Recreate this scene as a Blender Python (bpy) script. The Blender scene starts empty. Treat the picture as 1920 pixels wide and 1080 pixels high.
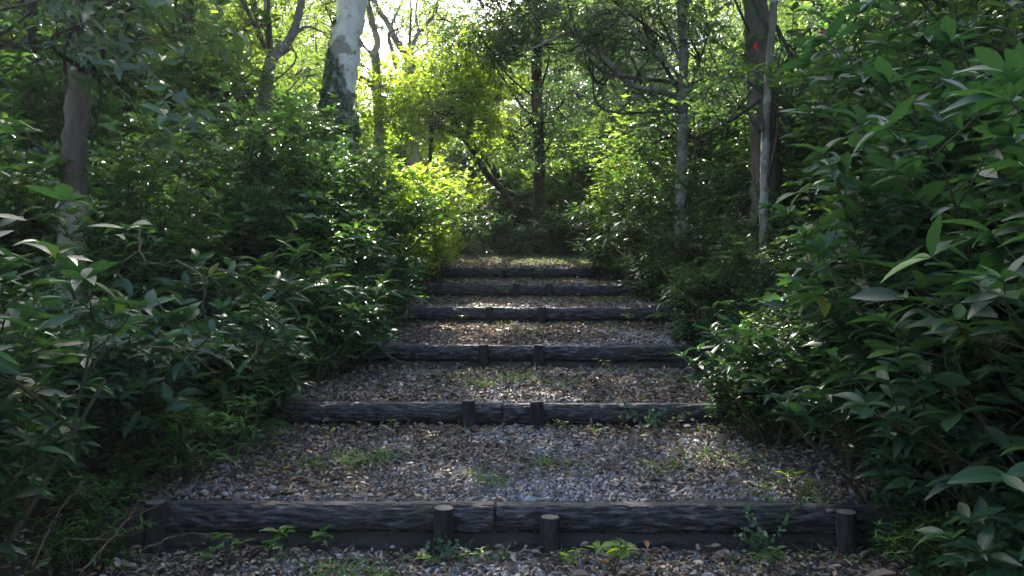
import bpy, math, random
import numpy as np
from mathutils import Vector, Matrix, noise as mnoise

# ---------------------------------------------------------------- camera, sky, sun, exposure
SC = bpy.context.scene
COL = SC.collection
EYE = 1.4
FPX = 1500.0
SUN_AZ, SUN_EL = math.radians(-14), math.radians(43)
cam = bpy.data.cameras.new('camera'); cam.sensor_width = 36; cam.lens = 36 * FPX / 1920
cam.clip_start = 0.05; cam.clip_end = 800
camo = bpy.data.objects.new('camera', cam); COL.objects.link(camo)
camo.location = (0, 0, EYE); camo.rotation_euler = (math.radians(90), 0, 0)
SC.camera = camo
W = bpy.data.worlds.new('World'); SC.world = W; W.use_nodes = True
wn = W.node_tree.nodes; wl = W.node_tree.links
sky = wn.new('ShaderNodeTexSky'); sky.sky_type = 'NISHITA'; sky.sun_disc = False
sky.sun_elevation = SUN_EL; sky.sun_rotation = SUN_AZ
sky.air_density = 1.0; sky.dust_density = 3.5; sky.ozone_density = 1.0
wl.new(sky.outputs[0], wn['Background'].inputs[0]); wn['Background'].inputs[1].default_value = 0.13
sun = bpy.data.lights.new('sun', 'SUN'); sun.energy = 4.6; sun.angle = math.radians(0.53); sun.color = (1.0, 0.93, 0.80)
suno = bpy.data.objects.new('sun', sun); COL.objects.link(suno)
S = Vector((math.sin(SUN_AZ) * math.cos(SUN_EL), math.cos(SUN_AZ) * math.cos(SUN_EL), math.sin(SUN_EL)))
suno.rotation_euler = S.to_track_quat('Z', 'Y').to_euler(); suno.location = (0, 0, 30)
SC.view_settings.view_transform = 'Standard'; SC.view_settings.look = 'None'
SC.view_settings.gamma = 1; SC.view_settings.use_curve_mapping = False
SC.view_settings.exposure = 2.05
SC.cycles.use_denoising = True
SC.cycles.max_bounces = 7; SC.cycles.diffuse_bounces = 4; SC.cycles.glossy_bounces = 2; SC.cycles.transmission_bounces = 4
SC.cycles.sample_clamp_indirect = 6

# ---------------------------------------------------------------- helpers
RNG = np.random.default_rng(7)
def P(px, py, D): return np.array([(px - 960) * D / FPX, D, EYE - (py - 540) * D / FPX])
def nrm(v): return v / np.maximum(np.linalg.norm(v, axis=-1, keepdims=True), 1e-9)

class Geo:
    def __init__(s): s.v = []; s.l = []; s.n = []; s.c = []; s.nv = 0
    def add(s, v, faces, col=None):
        v = np.asarray(v, float).reshape(-1, 3); f = np.asarray(faces, np.int64)
        s.v.append(v); s.l.append((f + s.nv).ravel()); s.n.append(np.full(len(f), f.shape[1], np.int64))
        if col is None: col = np.zeros((len(v), 4)) + 0.5
        s.c.append(col); s.nv += len(v); return s
    def merge(s, g):
        for v, l, n, c in zip(g.v, g.l, g.n, g.c):
            s.v.append(v); s.l.append(l + s.nv); s.n.append(n); s.c.append(c)
        s.nv += g.nv; return s
    def arrays(s):
        return np.concatenate(s.v), np.concatenate(s.l), np.concatenate(s.n), np.concatenate(s.c)
    def mesh(s, name, mat, smooth=True):
        v, l, n, c = s.arrays()
        me = bpy.data.meshes.new(name)
        me.vertices.add(len(v)); me.vertices.foreach_set('co', v.astype(np.float32).ravel())
        me.loops.add(len(l)); me.loops.foreach_set('vertex_index', l.astype(np.int32))
        me.polygons.add(len(n)); st = np.concatenate([[0], np.cumsum(n)[:-1]])
        me.polygons.foreach_set('loop_start', st.astype(np.int32))
        me.polygons.foreach_set('use_smooth', np.full(len(n), smooth, bool))
        a = me.attributes.new('leafdata', 'FLOAT_COLOR', 'POINT'); a.data.foreach_set('color', c.astype(np.float32).ravel())
        me.update(calc_edges=True); me.validate()
        me.materials.append(mat); return me

def setp(o, label=None, cat=None, group=None, kind=None):
    if label: o['label'] = label
    if cat: o['category'] = cat
    if group: o['group'] = group
    if kind: o['kind'] = kind
    return o
def obj(name, data, parent=None, loc=None):
    o = bpy.data.objects.new(name, data); COL.objects.link(o)
    if parent is not None: o.parent = parent
    if loc is not None: o.location = loc
    return o
def thing(name, loc, label, cat, group=None, rz=0.0, sc=1.0):
    o = obj(name, None, None, loc); o.rotation_euler = (0, 0, rz); o.scale = (sc, sc, sc) if np.isscalar(sc) else sc
    o.empty_display_size = 0.2
    return setp(o, label, cat, group)
def dup(root, loc, rz, sc, label, group=None, tilt=(0, 0)):
    r = root.copy(); COL.objects.link(r); r.location = loc; r.rotation_euler = (tilt[0], tilt[1], rz)
    r.scale = (sc, sc, sc) if np.isscalar(sc) else sc
    r['label'] = label
    if group: r['group'] = group
    for ch in list(root.children):
        c = ch.copy(); COL.objects.link(c); c.parent = r
        for g in ch.children:
            d = g.copy(); COL.objects.link(d); d.parent = c
    return r
ORD = ['zeroth', 'first', 'second', 'third', 'fourth', 'fifth', 'sixth', 'seventh', 'eighth', 'ninth', 'tenth', 'eleventh', 'twelfth',
       'thirteenth', 'fourteenth', 'fifteenth', 'sixteenth', 'seventeenth', 'eighteenth', 'nineteenth', 'twentieth']
ORD += ['twenty-' + ORD[i] for i in range(1, 10)] + ['thirtieth'] + ['thirty-' + ORD[i] for i in range(1, 10)] + ['fortieth'] + ['forty-' + ORD[i] for i in range(1, 10)] + ['fiftieth'] + ['fifty-' + ORD[i] for i in range(1, 10)] + ['sixtieth'] + ['sixty-' + ORD[i] for i in range(1, 10)]

# ---------------------------------------------------------------- materials
def newmat(name):
    m = bpy.data.materials.new(name); m.use_nodes = True
    nt = m.node_tree; b = nt.nodes['Principled BSDF']; return m, nt, b
def nd(nt, t, **k):
    n = nt.nodes.new(t)
    for a, v in k.items(): setattr(n, a, v)
    return n
def ramp(nt, fac, stops, interp='LINEAR'):
    r = nt.nodes.new('ShaderNodeValToRGB'); r.color_ramp.interpolation = interp
    e = r.color_ramp.elements
    while len(e) < len(stops): e.new(0.5)
    for el, (p, c) in zip(e, stops): el.position = p; el.color = (*c, 1)
    nt.links.new(fac, r.inputs[0]); return r.outputs[0]
def math_n(nt, op, a, b=None, clamp=False):
    n = nt.nodes.new('ShaderNodeMath'); n.operation = op; n.use_clamp = clamp
    for i, x in enumerate((a, b)):
        if x is None: continue
        if isinstance(x, (int, float)): n.inputs[i].default_value = x
        else: nt.links.new(x, n.inputs[i])
    return n.outputs[0]
def mixc(nt, fac, a, b, mode='MIX'):
    n = nt.nodes.new('ShaderNodeMix'); n.data_type = 'RGBA'; n.blend_type = mode
    for s, x in ((n.inputs[0], fac), (n.inputs[6], a), (n.inputs[7], b)):
        if isinstance(x, (int, float)): s.default_value = x
        elif isinstance(x, tuple): s.default_value = (*x, 1)
        else: nt.links.new(x, s)
    return n.outputs[2]
def noise_n(nt, scale, detail=4, rough=.6, vec=None, stretch=None, coord='Object'):
    tc = nt.nodes.new('ShaderNodeTexCoord'); src = tc.outputs[coord]
    if stretch:
        mp = nt.nodes.new('ShaderNodeMapping'); mp.inputs[3].default_value = stretch; nt.links.new(src, mp.inputs[0]); src = mp.outputs[0]
    n = nt.nodes.new('ShaderNodeTexNoise'); n.inputs['Scale'].default_value = scale
    n.inputs['Detail'].default_value = detail; n.inputs['Roughness'].default_value = rough
    nt.links.new(src, n.inputs['Vector']); return n.outputs['Fac']
def bump(nt, b, h, strength, dist):
    n = nt.nodes.new('ShaderNodeBump'); n.inputs['Strength'].default_value = strength; n.inputs['Distance'].default_value = dist
    nt.links.new(h, n.inputs['Height']); nt.links.new(n.outputs[0], b.inputs['Normal'])

def leaf_mat(name, dark, mid, young, trans, tamt=.42, rough=.36, spec=.5, rib=.35, young_at=.9):
    """dark..mid is the spread between leaves, young the few fresh ones; trans the colour light takes passing through"""
    m, nt, b = newmat(name)
    at = nd(nt, 'ShaderNodeAttribute', attribute_name='leafdata')
    sp = nd(nt, 'ShaderNodeSeparateColor'); nt.links.new(at.outputs['Color'], sp.inputs[0])
    r, u, v = sp.outputs[0], sp.outputs[1], sp.outputs[2]
    c = ramp(nt, r, [(0, dark), (young_at * .75, mid), (young_at, mid), (1, young)])
    oi = nd(nt, 'ShaderNodeObjectInfo')
    hv = nd(nt, 'ShaderNodeHueSaturation'); nt.links.new(c, hv.inputs['Color'])
    nt.links.new(math_n(nt, 'MULTIPLY_ADD', oi.outputs['Random'], .03), hv.inputs['Hue'])
    hv.inputs['Hue'].default_value = .5
    h = math_n(nt, 'ADD', math_n(nt, 'MULTIPLY', oi.outputs['Random'], .035), .483); nt.links.new(h, hv.inputs['Hue'])
    nt.links.new(math_n(nt, 'ADD', math_n(nt, 'MULTIPLY', oi.outputs['Random'], .4), .8), hv.inputs['Value'])
    c = hv.outputs[0]
    # midrib and side veins: u across the blade (0.5 = midrib), v along it
    d = math_n(nt, 'ABSOLUTE', math_n(nt, 'SUBTRACT', u, .5))
    mr = math_n(nt, 'LESS_THAN', d, .045)
    vein = math_n(nt, 'SINE', math_n(nt, 'MULTIPLY', math_n(nt, 'SUBTRACT', v, math_n(nt, 'MULTIPLY', d, .5)), 62))
    vm = math_n(nt, 'MULTIPLY', math_n(nt, 'GREATER_THAN', vein, .86), .35)
    mk = math_n(nt, 'MULTIPLY', math_n(nt, 'MAXIMUM', mr, vm), rib)
    cc = mixc(nt, mk, c, tuple(min(1, x * 2.2 + .02) for x in mid))
    spot = ramp(nt, noise_n(nt, 38, 3, .6), [(.66, (0, 0, 0)), (.70, (1, 1, 1))])      # brown blotches and bitten spots
    cc = mixc(nt, math_n(nt, 'MULTIPLY', spot, .75), cc, (.10, .065, .025))
    cc = mixc(nt, math_n(nt, 'GREATER_THAN', r, .992), cc, (.24, .20, .05))           # here and there a yellowed leaf
    nt.links.new(cc, b.inputs['Base Color'])
    b.inputs['Roughness'].default_value = rough; b.inputs['Specular IOR Level'].default_value = spec
    tr = nd(nt, 'ShaderNodeBsdfTranslucent')
    tcol = ramp(nt, r, [(0, tuple(x * .7 for x in trans)), (.8, trans), (1, (min(1, trans[0] * 1.5), trans[1] * 1.25, trans[2]))])
    nt.links.new(tcol, tr.inputs[0])
    mx = nd(nt, 'ShaderNodeMixShader'); mx.inputs[0].default_value = tamt
    nt.links.new(b.outputs[0], mx.inputs[1]); nt.links.new(tr.outputs[0], mx.inputs[2])
    nt.links.new(mx.outputs[0], nt.nodes['Material Output'].inputs[0])
    return m
M = {}
M['big'] = leaf_mat('broad_leaf', (.012, .036, .021), (.028, .074, .035), (.11, .24, .05), (.09, .25, .045), .28, .40, .42)
M['small'] = leaf_mat('small_leaf', (.018, .044, .024), (.036, .082, .036), (.11, .19, .05), (.15, .30, .045), .32, .32, .65)
M['lance'] = leaf_mat('lance_leaf', (.022, .052, .024), (.042, .10, .038), (.12, .22, .05), (.15, .33, .045), .34, .36, .6)
M['sasa'] = leaf_mat('grassy_leaf', (.03, .08, .02), (.06, .15, .035), (.16, .30, .06), (.18, .40, .05), .38, .45, .4)
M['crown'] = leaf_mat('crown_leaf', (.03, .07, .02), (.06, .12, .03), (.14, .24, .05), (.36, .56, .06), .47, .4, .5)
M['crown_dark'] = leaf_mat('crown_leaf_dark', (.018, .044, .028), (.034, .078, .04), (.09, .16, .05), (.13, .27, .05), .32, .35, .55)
M['fresh'] = leaf_mat('fresh_leaf', (.05, .12, .025), (.09, .19, .04), (.20, .34, .06), (.52, .74, .06), .55, .4, .5)
M['glade'] = leaf_mat('glade_leaf_lightened', (.035, .08, .025), (.07, .15, .04), (.15, .26, .06), (.36, .58, .06), .47, .40, .5)  # leaf colours lightened to stand in for light on the shaded slope
M['ivy'] = leaf_mat('ivy_leaf', (.03, .07, .04), (.06, .12, .06), (.10, .18, .08), (.12, .26, .06), .3, .4, .5)
M['fern'] = leaf_mat('fern_leaf', (.03, .08, .03), (.06, .15, .045), (.12, .24, .06), (.20, .40, .05), .4, .5, .35)
M['grass'] = leaf_mat('grass_blade', (.05, .11, .03), (.09, .18, .05), (.18, .28, .08), (.25, .42, .07), .4, .5, .35)
M['pale'] = leaf_mat('pale_leaf', (.30, .36, .10), (.42, .48, .14), (.55, .6, .2), (.5, .6, .15), .3, .5, .3)
M['redleaf'] = leaf_mat('red_leaf', (.35, .04, .02), (.55, .10, .03), (.6, .2, .03), (.7, .15, .03), .4, .5, .3)
M['red'] = leaf_mat('red_petal', (.30, .006, .015), (.40, .01, .02), (.5, .02, .04), (.8, .02, .03), .35, .5, .3)
M['orange'] = leaf_mat('orange_leaf', (.5, .20, .02), (.65, .30, .03), (.75, .45, .05), (.6, .3, .02), .25, .5, .3)

def litter_mat():
    m, nt, b = newmat('dead_leaf')
    at = nd(nt, 'ShaderNodeAttribute', attribute_name='leafdata')
    sp = nd(nt, 'ShaderNodeSeparateColor'); nt.links.new(at.outputs['Color'], sp.inputs[0])
    c = ramp(nt, sp.outputs[0], [(0, (.06, .044, .034)), (.3, (.14, .10, .074)), (.55, (.27, .20, .15)), (.8, (.42, .34, .27)), (.95, (.56, .50, .42)), (.985, (.42, .22, .08)), (1, (.45, .38, .10))])
    n = noise_n(nt, 60, 3, .6, coord='Object')
    c = mixc(nt, 1.0, c, ramp(nt, n, [(.3, (.62, .6, .58)), (.65, (1, 1, 1))]), 'MULTIPLY')
    nt.links.new(c, b.inputs['Base Color']); b.inputs['Roughness'].default_value = .55; b.inputs['Specular IOR Level'].default_value = .35
    tr = nd(nt, 'ShaderNodeBsdfTranslucent'); nt.links.new(c, tr.inputs[0])
    mx = nd(nt, 'ShaderNodeMixShader'); mx.inputs[0].default_value = .15
    nt.links.new(b.outputs[0], mx.inputs[1]); nt.links.new(tr.outputs[0], mx.inputs[2]); nt.links.new(mx.outputs[0], nt.nodes['Material Output'].inputs[0])
    return m
M['litter'] = litter_mat()
def stone_mat():
    m, nt, b = newmat('crushed_stone')
    at = nd(nt, 'ShaderNodeAttribute', attribute_name='leafdata')
    sp = nd(nt, 'ShaderNodeSeparateColor'); nt.links.new(at.outputs['Color'], sp.inputs[0])
    c = ramp(nt, sp.outputs[0], [(0, (.07, .072, .077)), (.45, (.16, .158, .16)), (.8, (.28, .275, .275)), (.95, (.44, .45, .46)), (1, (.30, .24, .20))])
    n = noise_n(nt, 90, 4, .65)
    c = mixc(nt, 1.0, c, ramp(nt, n, [(.3, (.65, .65, .65)), (.7, (1.1, 1.1, 1.1))]), 'MULTIPLY')
    nt.links.new(c, b.inputs['Base Color']); b.inputs['Roughness'].default_value = .62
    return m
M['stone'] = stone_mat()
def soil_mat(name, a, bb, c_):
    m, nt, b = newmat(name)
    n1 = noise_n(nt, 1.7, 6, .6); n2 = noise_n(nt, 45, 5, .7); n3 = noise_n(nt, 170, 3, .7)
    c = mixc(nt, n1, a, bb)
    c = mixc(nt, math_n(nt, 'MULTIPLY', n2, .6), c, c_)
    c = mixc(nt, 1.0, c, ramp(nt, n3, [(.35, (.45, .45, .45)), (.65, (1.25, 1.2, 1.15))]), 'MULTIPLY')
    nt.links.new(c, b.inputs['Base Color']); b.inputs['Roughness'].default_value = .9
    bump(nt, b, n2, .9, .03)
    return m
M['soil'] = soil_mat('forest_soil', (.05, .036, .026), (.035, .035, .02), (.10, .07, .045))
M['path'] = soil_mat('gravelly_soil', (.07, .066, .065), (.085, .065, .052), (.13, .12, .115))
def bark_mat(name, c1, c2, c3, sc=9, stretch=(1, 1, .25), bs=.7, patch=None, moss=0, foot=None):
    m, nt, b = newmat(name)
    n1 = noise_n(nt, sc, 6, .65, stretch=stretch); n2 = noise_n(nt, sc * .22, 4, .5)
    c = ramp(nt, n1, [(.3, c1), (.5, c2), (.72, c3)])
    if patch: c = mixc(nt, ramp(nt, noise_n(nt, sc * .3, 6, .62), [(.50, (0, 0, 0)), (.53, (1, 1, 1))]), c, patch)
    if moss: c = mixc(nt, math_n(nt, 'MULTIPLY', ramp(nt, noise_n(nt, sc * .5, 5, .6), [(.45, (0, 0, 0)), (.65, (1, 1, 1))]), moss), c, (.035, .06, .02))
    if foot:  # a paler band of bark above the tree's base, ends at a ragged line
        tc = nd(nt, 'ShaderNodeTexCoord'); sx = nd(nt, 'ShaderNodeSeparateXYZ'); nt.links.new(tc.outputs['Object'], sx.inputs[0])
        z = math_n(nt, 'ADD', sx.outputs[2], math_n(nt, 'MULTIPLY', n1, .55))
        c = mixc(nt, math_n(nt, 'LESS_THAN', z, foot[0]), c, mixc(nt, n1, foot[1], foot[2]))
    nt.links.new(c, b.inputs['Base Color']); b.inputs['Roughness'].default_value = .8; b.inputs['Specular IOR Level'].default_value = .3
    bump(nt, b, n1, min(1, bs * 1.6), .045); return m
M['bark'] = bark_mat('brown_bark', (.045, .034, .026), (.09, .068, .05), (.15, .12, .09), moss=.35)
M['bark_dark'] = bark_mat('dark_bark', (.022, .018, .015), (.045, .036, .028), (.08, .065, .05), moss=.3)
M['bark_grey'] = bark_mat('grey_bark', (.10, .09, .075), (.18, .165, .14), (.28, .26, .22), sc=6, patch=(.34, .33, .30))
M['bark_white'] = bark_mat('mottled_white_bark', (.50, .50, .49), (.72, .72, .71), (.82, .82, .81), sc=5, stretch=(1, 1, .6), bs=.3, patch=(.30, .29, .27))
M['bark_foot'] = bark_mat('two_tone_bark', (.055, .043, .036), (.10, .08, .062), (.15, .12, .095), foot=(1.86, (.16, .14, .10), (.32, .28, .21)))
M['stem'] = bark_mat('green_brown_stem', (.035, .04, .02), (.06, .06, .03), (.09, .08, .045), sc=20)
M['twig'] = bark_mat('dry_twig', (.07, .052, .036), (.14, .105, .075), (.24, .19, .14), sc=30)
M['bark_patchy'] = bark_mat('patchy_bark', (.06, .052, .04), (.13, .115, .085), (.20, .185, .14), sc=8, patch=(.27, .26, .22), moss=.3)
def log_mat():
    m, nt, b = newmat('weathered_log_bark')
    n1 = noise_n(nt, 34, 7, .70, stretch=(.26, 1, 1)); n2 = noise_n(nt, 3, 4, .6); n3 = noise_n(nt, 120, 3, .6)
    c = ramp(nt, n1, [(.38, (.006, .006, .008)), (.46, (.022, .022, .028)), (.54, (.052, .051, .064)), (.64, (.16, .16, .185))])
    c = mixc(nt, math_n(nt, 'MULTIPLY', ramp(nt, n2, [(.52, (0, 0, 0)), (.7, (1, 1, 1))]), .45), c, (.045, .055, .03))
    c = mixc(nt, 1.0, c, ramp(nt, n3, [(.3, (.7, .7, .7)), (.7, (1.15, 1.15, 1.15))]), 'MULTIPLY')
    oi = nd(nt, 'ShaderNodeObjectInfo')                    # each log has weathered differently
    c = mixc(nt, math_n(nt, 'MULTIPLY', oi.outputs['Random'], .35), c, mixc(nt, n1, (.015, .012, .010), (.12, .095, .075)))
    nt.links.new(c, b.inputs['Base Color']); b.inputs['Roughness'].default_value = .5; b.inputs['Specular IOR Level'].default_value = .45
    bump(nt, b, n1, 1.0, .02); return m
M['log'] = log_mat()
M['post'] = bark_mat('dark_post_bark', (.014, .012, .013), (.028, .025, .026), (.055, .05, .05), sc=22)
def cut_mat():
    m, nt, b = newmat('cut_wood_end')
    tc = nd(nt, 'ShaderNodeTexCoord')
    w = nd(nt, 'ShaderNodeTexWave', wave_type='RINGS', rings_direction='Z'); w.inputs['Scale'].default_value = 22; w.inputs['Distortion'].default_value = 2.5
    nt.links.new(tc.outputs['Object'], w.inputs[0])
    c = mixc(nt, math_n(nt, 'MULTIPLY', w.outputs['Fac'], .6), (.14, .125, .11), (.05, .043, .038))
    nt.links.new(c, b.inputs['Base Color']); b.inputs['Roughness'].default_value = .75; return m
M['cut'] = cut_mat()

# ---------------------------------------------------------------- terrain
LOGY = [4.3, 6.2, 8.0, 10.0, 12.0, 14.0]
TOPZ = [.24, .503, .824, 1.153, 1.44, 1.745]
FOOT = [0.0, .33, .60, .95, 1.24, 1.53]
PW = 2.25
def path_z(y):
    y = np.asarray(y, float); z = np.interp(y, [-30, 0, 4.3], [-1.2, -.04, 0.0])
    for i in range(6):
        y0 = LOGY[i]; y1 = LOGY[i + 1] if i < 5 else 17.0
        z1 = FOOT[i + 1] if i < 5 else 2.02
        t = (y - y0) / (y1 - y0); zz = (TOPZ[i] - .02) + t * (z1 - TOPZ[i] + .02)
        z = np.where(y >= y0, zz, z)
    z = np.where(y > 17, 2.02 + (y - 17) * .25, z)
    return z
def smooth_z(y):
    return np.interp(y, [-30, 0, 4.3, 6.2, 8, 10, 12, 14, 17, 21, 30, 60, 150, 500], [-1.3, -.05, .12, .42, .71, 1.05, 1.34, 1.63, 2.02, 3.1, 4.9, 8, 11, 14])
def sstep(a, b, x):
    t = np.clip((x - a) / (b - a), 0, 1); return t * t * (3 - 2 * t)
def wob(x, y, s=1.0):
    return .5 * np.sin(x * 1.3 * s + 1.7 * np.sin(y * .7 * s)) + .5 * np.sin(y * 1.7 * s + 1.1 * np.sin(x * .9 * s + 2))
def ground_z(x, y):
    x = np.asarray(x, float); y = np.asarray(y, float); a = np.abs(x)
    carve = -.45 + .60 * sstep(1.85, 2.3, a)
    fade = sstep(16.6, 18.0, y)
    off = carve * (1 - fade)
    side = np.where(x > 0, .16, .05) * np.clip(a - 2.3, 0, 30) * np.clip((30 - np.abs(y)) / 30, .1, 1)
    return smooth_z(y) + off + side + .05 * wob(x, y) * sstep(1.9, 2.6, a)
def surf_z(x, y):
    p = np.where((np.abs(x) < PW) & (np.asarray(y) < 17.4), path_z(y), -99.); return np.maximum(ground_z(x, y), p)

def grid(xs, ys, zf, mat, name, jit=0.0):
    X, Y = np.meshgrid(xs, ys); Z = zf(X, Y)
    nx, ny = len(xs), len(ys)
    idx = np.arange(nx * ny).reshape(ny, nx)
    q = np.stack([idx[:-1, :-1], idx[:-1, 1:], idx[1:, 1:], idx[1:, :-1]], -1).reshape(-1, 4)
    g = Geo().add(np.stack([X, Y, Z], -1), q); o = obj(name, g.mesh(name, mat)); return o
xs = np.concatenate([np.linspace(-300, -14, 25)[:-1], np.linspace(-14, 14, 141), np.linspace(14, 300, 25)[1:]])
ys = np.concatenate([np.linspace(-60, -3, 12)[:-1], np.linspace(-3, 24, 181), np.linspace(24, 420, 50)[1:]])
setp(grid(xs, ys, ground_z, M['soil'], 'ground'), 'dark forest soil banks either side of the steps', None, None, 'structure')
yy = list(np.linspace(-6, 17.4, 235)); 
for y in LOGY: yy += [y - .001, y + .001]
yy = np.array(sorted(yy)); xx = np.linspace(-PW, PW, 76)
def pz(X, Y): return path_z(Y) + .008 * wob(X, Y, 5) + .012 * wob(X, Y, 1.9) 
setp(grid(xx, yy, pz, M['path'], 'path'), 'stepped gravel path climbing between the banks', None, None, 'structure')

# ---------------------------------------------------------------- leaf and stem geometry
def leaf_tpl(nl=5, w=.34, fold=.12, curl=.22, shape=1.0, tip=1.0):
    t = np.linspace(0, 1, nl + 1)
    wid = (np.sin(np.pi * np.clip(t, 0.02, .985) ** shape)) ** .85 * w * .5
    wid = np.maximum(wid, .006)
    V = []; C = []
    for i, tt in enumerate(t):
        for k, s in enumerate((-1, 0, 1)):
            y = s * wid[i]; z = fold * abs(y) * 1.6 - curl * tt * tt
            V.append((tt - .1 * curl * tt * tt, y, z)); C.append((0, .5 + .5 * s * wid[i] / wid.max(), tt, 0))
    F = []
    for i in range(nl):
        a = i * 3
        F += [(a, a + 3, a + 4, a + 1), (a + 1, a + 4, a + 5, a + 2)]
    return np.array(V), np.array(F), np.array(C)
TPL = {
    'big': [leaf_tpl(6, .36, .25, .22, .95), leaf_tpl(6, .33, .35, .40, .9), leaf_tpl(6, .38, .15, .08, 1.0)],
    'small': [leaf_tpl(3, .46, .3, .2, .95), leaf_tpl(3, .42, .4, .3, .9)],
    'lance': [leaf_tpl(6, .22, .3, .45, .85), leaf_tpl(6, .20, .3, .2, .85), leaf_tpl(6, .24, .2, .65, .85)],
    'sasa': [leaf_tpl(4, .20, .3, .35, .75), leaf_tpl(4, .22, .3, .15, .75)],
    'crown': [leaf_tpl(2, .48, .3, .25, 1.0), leaf_tpl(2, .42, .4, .1, 1.0)],
    'ivy': [leaf_tpl(3, .85, .2, .15, .6)],
    'fernlet': [leaf_tpl(2, .26, .1, .2, .7)],
    'blade': [leaf_tpl(3, .07, .2, .7, .6), leaf_tpl(3, .06, .2, .35, .6)],
    'dead': [leaf_tpl(3, .44, .7, -.2, 1.0), leaf_tpl(3, .40, .5, .25, .95), leaf_tpl(3, .5, .2, .1, 1.0), leaf_tpl(3, .34, 1.3, -.12, .9)],
    'petal': [leaf_tpl(3, .8, .3, .4, 1.3)],
}
def frames(d, up, rng, roll=.35):
    d = nrm(d); up = up + rng.normal(0, roll, d.shape)
    z = nrm(up - (up * d).sum(-1, keepdims=True) * d); y = np.cross(z, d)
    return np.stack([d, y, z], 1)          # rows are the local axes
def leaves(pos, d, size, kind, rng, up=(0, 0, 1), roll=.35, rnd=None):
    g = Geo(); pos = np.asarray(pos, float); n = len(pos)
    if n == 0: return g
    R = frames(np.asarray(d, float), np.broadcast_to(np.asarray(up, float), (n, 3)).copy(), rng, roll)
    size = np.broadcast_to(size, (n,)) ; rnd = rng.random(n) if rnd is None else rnd
    which = rng.integers(0, len(TPL[kind]), n)
    for k, (V, F, C) in enumerate(TPL[kind]):
        m = which == k; c = m.sum()
        if not c: continue
        vv = np.einsum('vi,nij->nvj', V, R[m] * size[m][:, None, None]) + pos[m][:, None, :]
        ff = F[None] + (np.arange(c) * len(V))[:, None, None]
        cc = np.broadcast_to(C, (c,) + C.shape).copy(); cc[:, :, 0] = rnd[m][:, None]
        g.add(vv.reshape(-1, 3), ff.reshape(-1, 4), cc.reshape(-1, 4))
    return g
def tube(pts, r, k=6, rough=0.0, rng=None, cap=False):
    pts = np.asarray(pts, float); n = len(pts); r = np.broadcast_to(r, (n,))
    t = nrm(np.gradient(pts, axis=0)); ref = np.array([0, 0, 1.0]) if abs(t[0][2]) < .8 else np.array([1.0, 0, 0])
    a = nrm(np.cross(t, ref)); b = np.cross(t, a)
    ang = np.linspace(0, 2 * np.pi, k, endpoint=False)
    rr = r[:, None] * np.ones((1, k))
    if rough: rr = rr * (1 + rough * rng.normal(0, 1, (n, k)))
    V = pts[:, None] + rr[..., None] * (np.cos(ang)[None, :, None] * a[:, None] + np.sin(ang)[None, :, None] * b[:, None])
    idx = np.arange(n * k).reshape(n, k); nx = np.roll(idx, -1, 1)
    q = np.stack([idx[:-1], nx[:-1], nx[1:], idx[1:]], -1).reshape(-1, 4)
    g = Geo().add(V, q)
    if cap: g.add(V[-1], np.arange(k)[None])
    return g
def spline(pts, n):
    pts = np.asarray(pts, float)
    if len(pts) == 2: return pts[0] + (pts[1] - pts[0]) * np.linspace(0, 1, n)[:, None]
    Pp = np.vstack([2 * pts[0] - pts[1], pts, 2 * pts[-1] - pts[-2]]); out = []
    for u in np.linspace(0, len(pts) - 1 - 1e-6, n):
        i = int(u); t = u - i; p0, p1, p2, p3 = Pp[i:i + 4]
        out.append(.5 * (2 * p1 + (p2 - p0) * t + (2 * p0 - 5 * p1 + 4 * p2 - p3) * t * t + (3 * p1 - p0 - 3 * p2 + p3) * t ** 3))
    return np.array(out)

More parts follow.
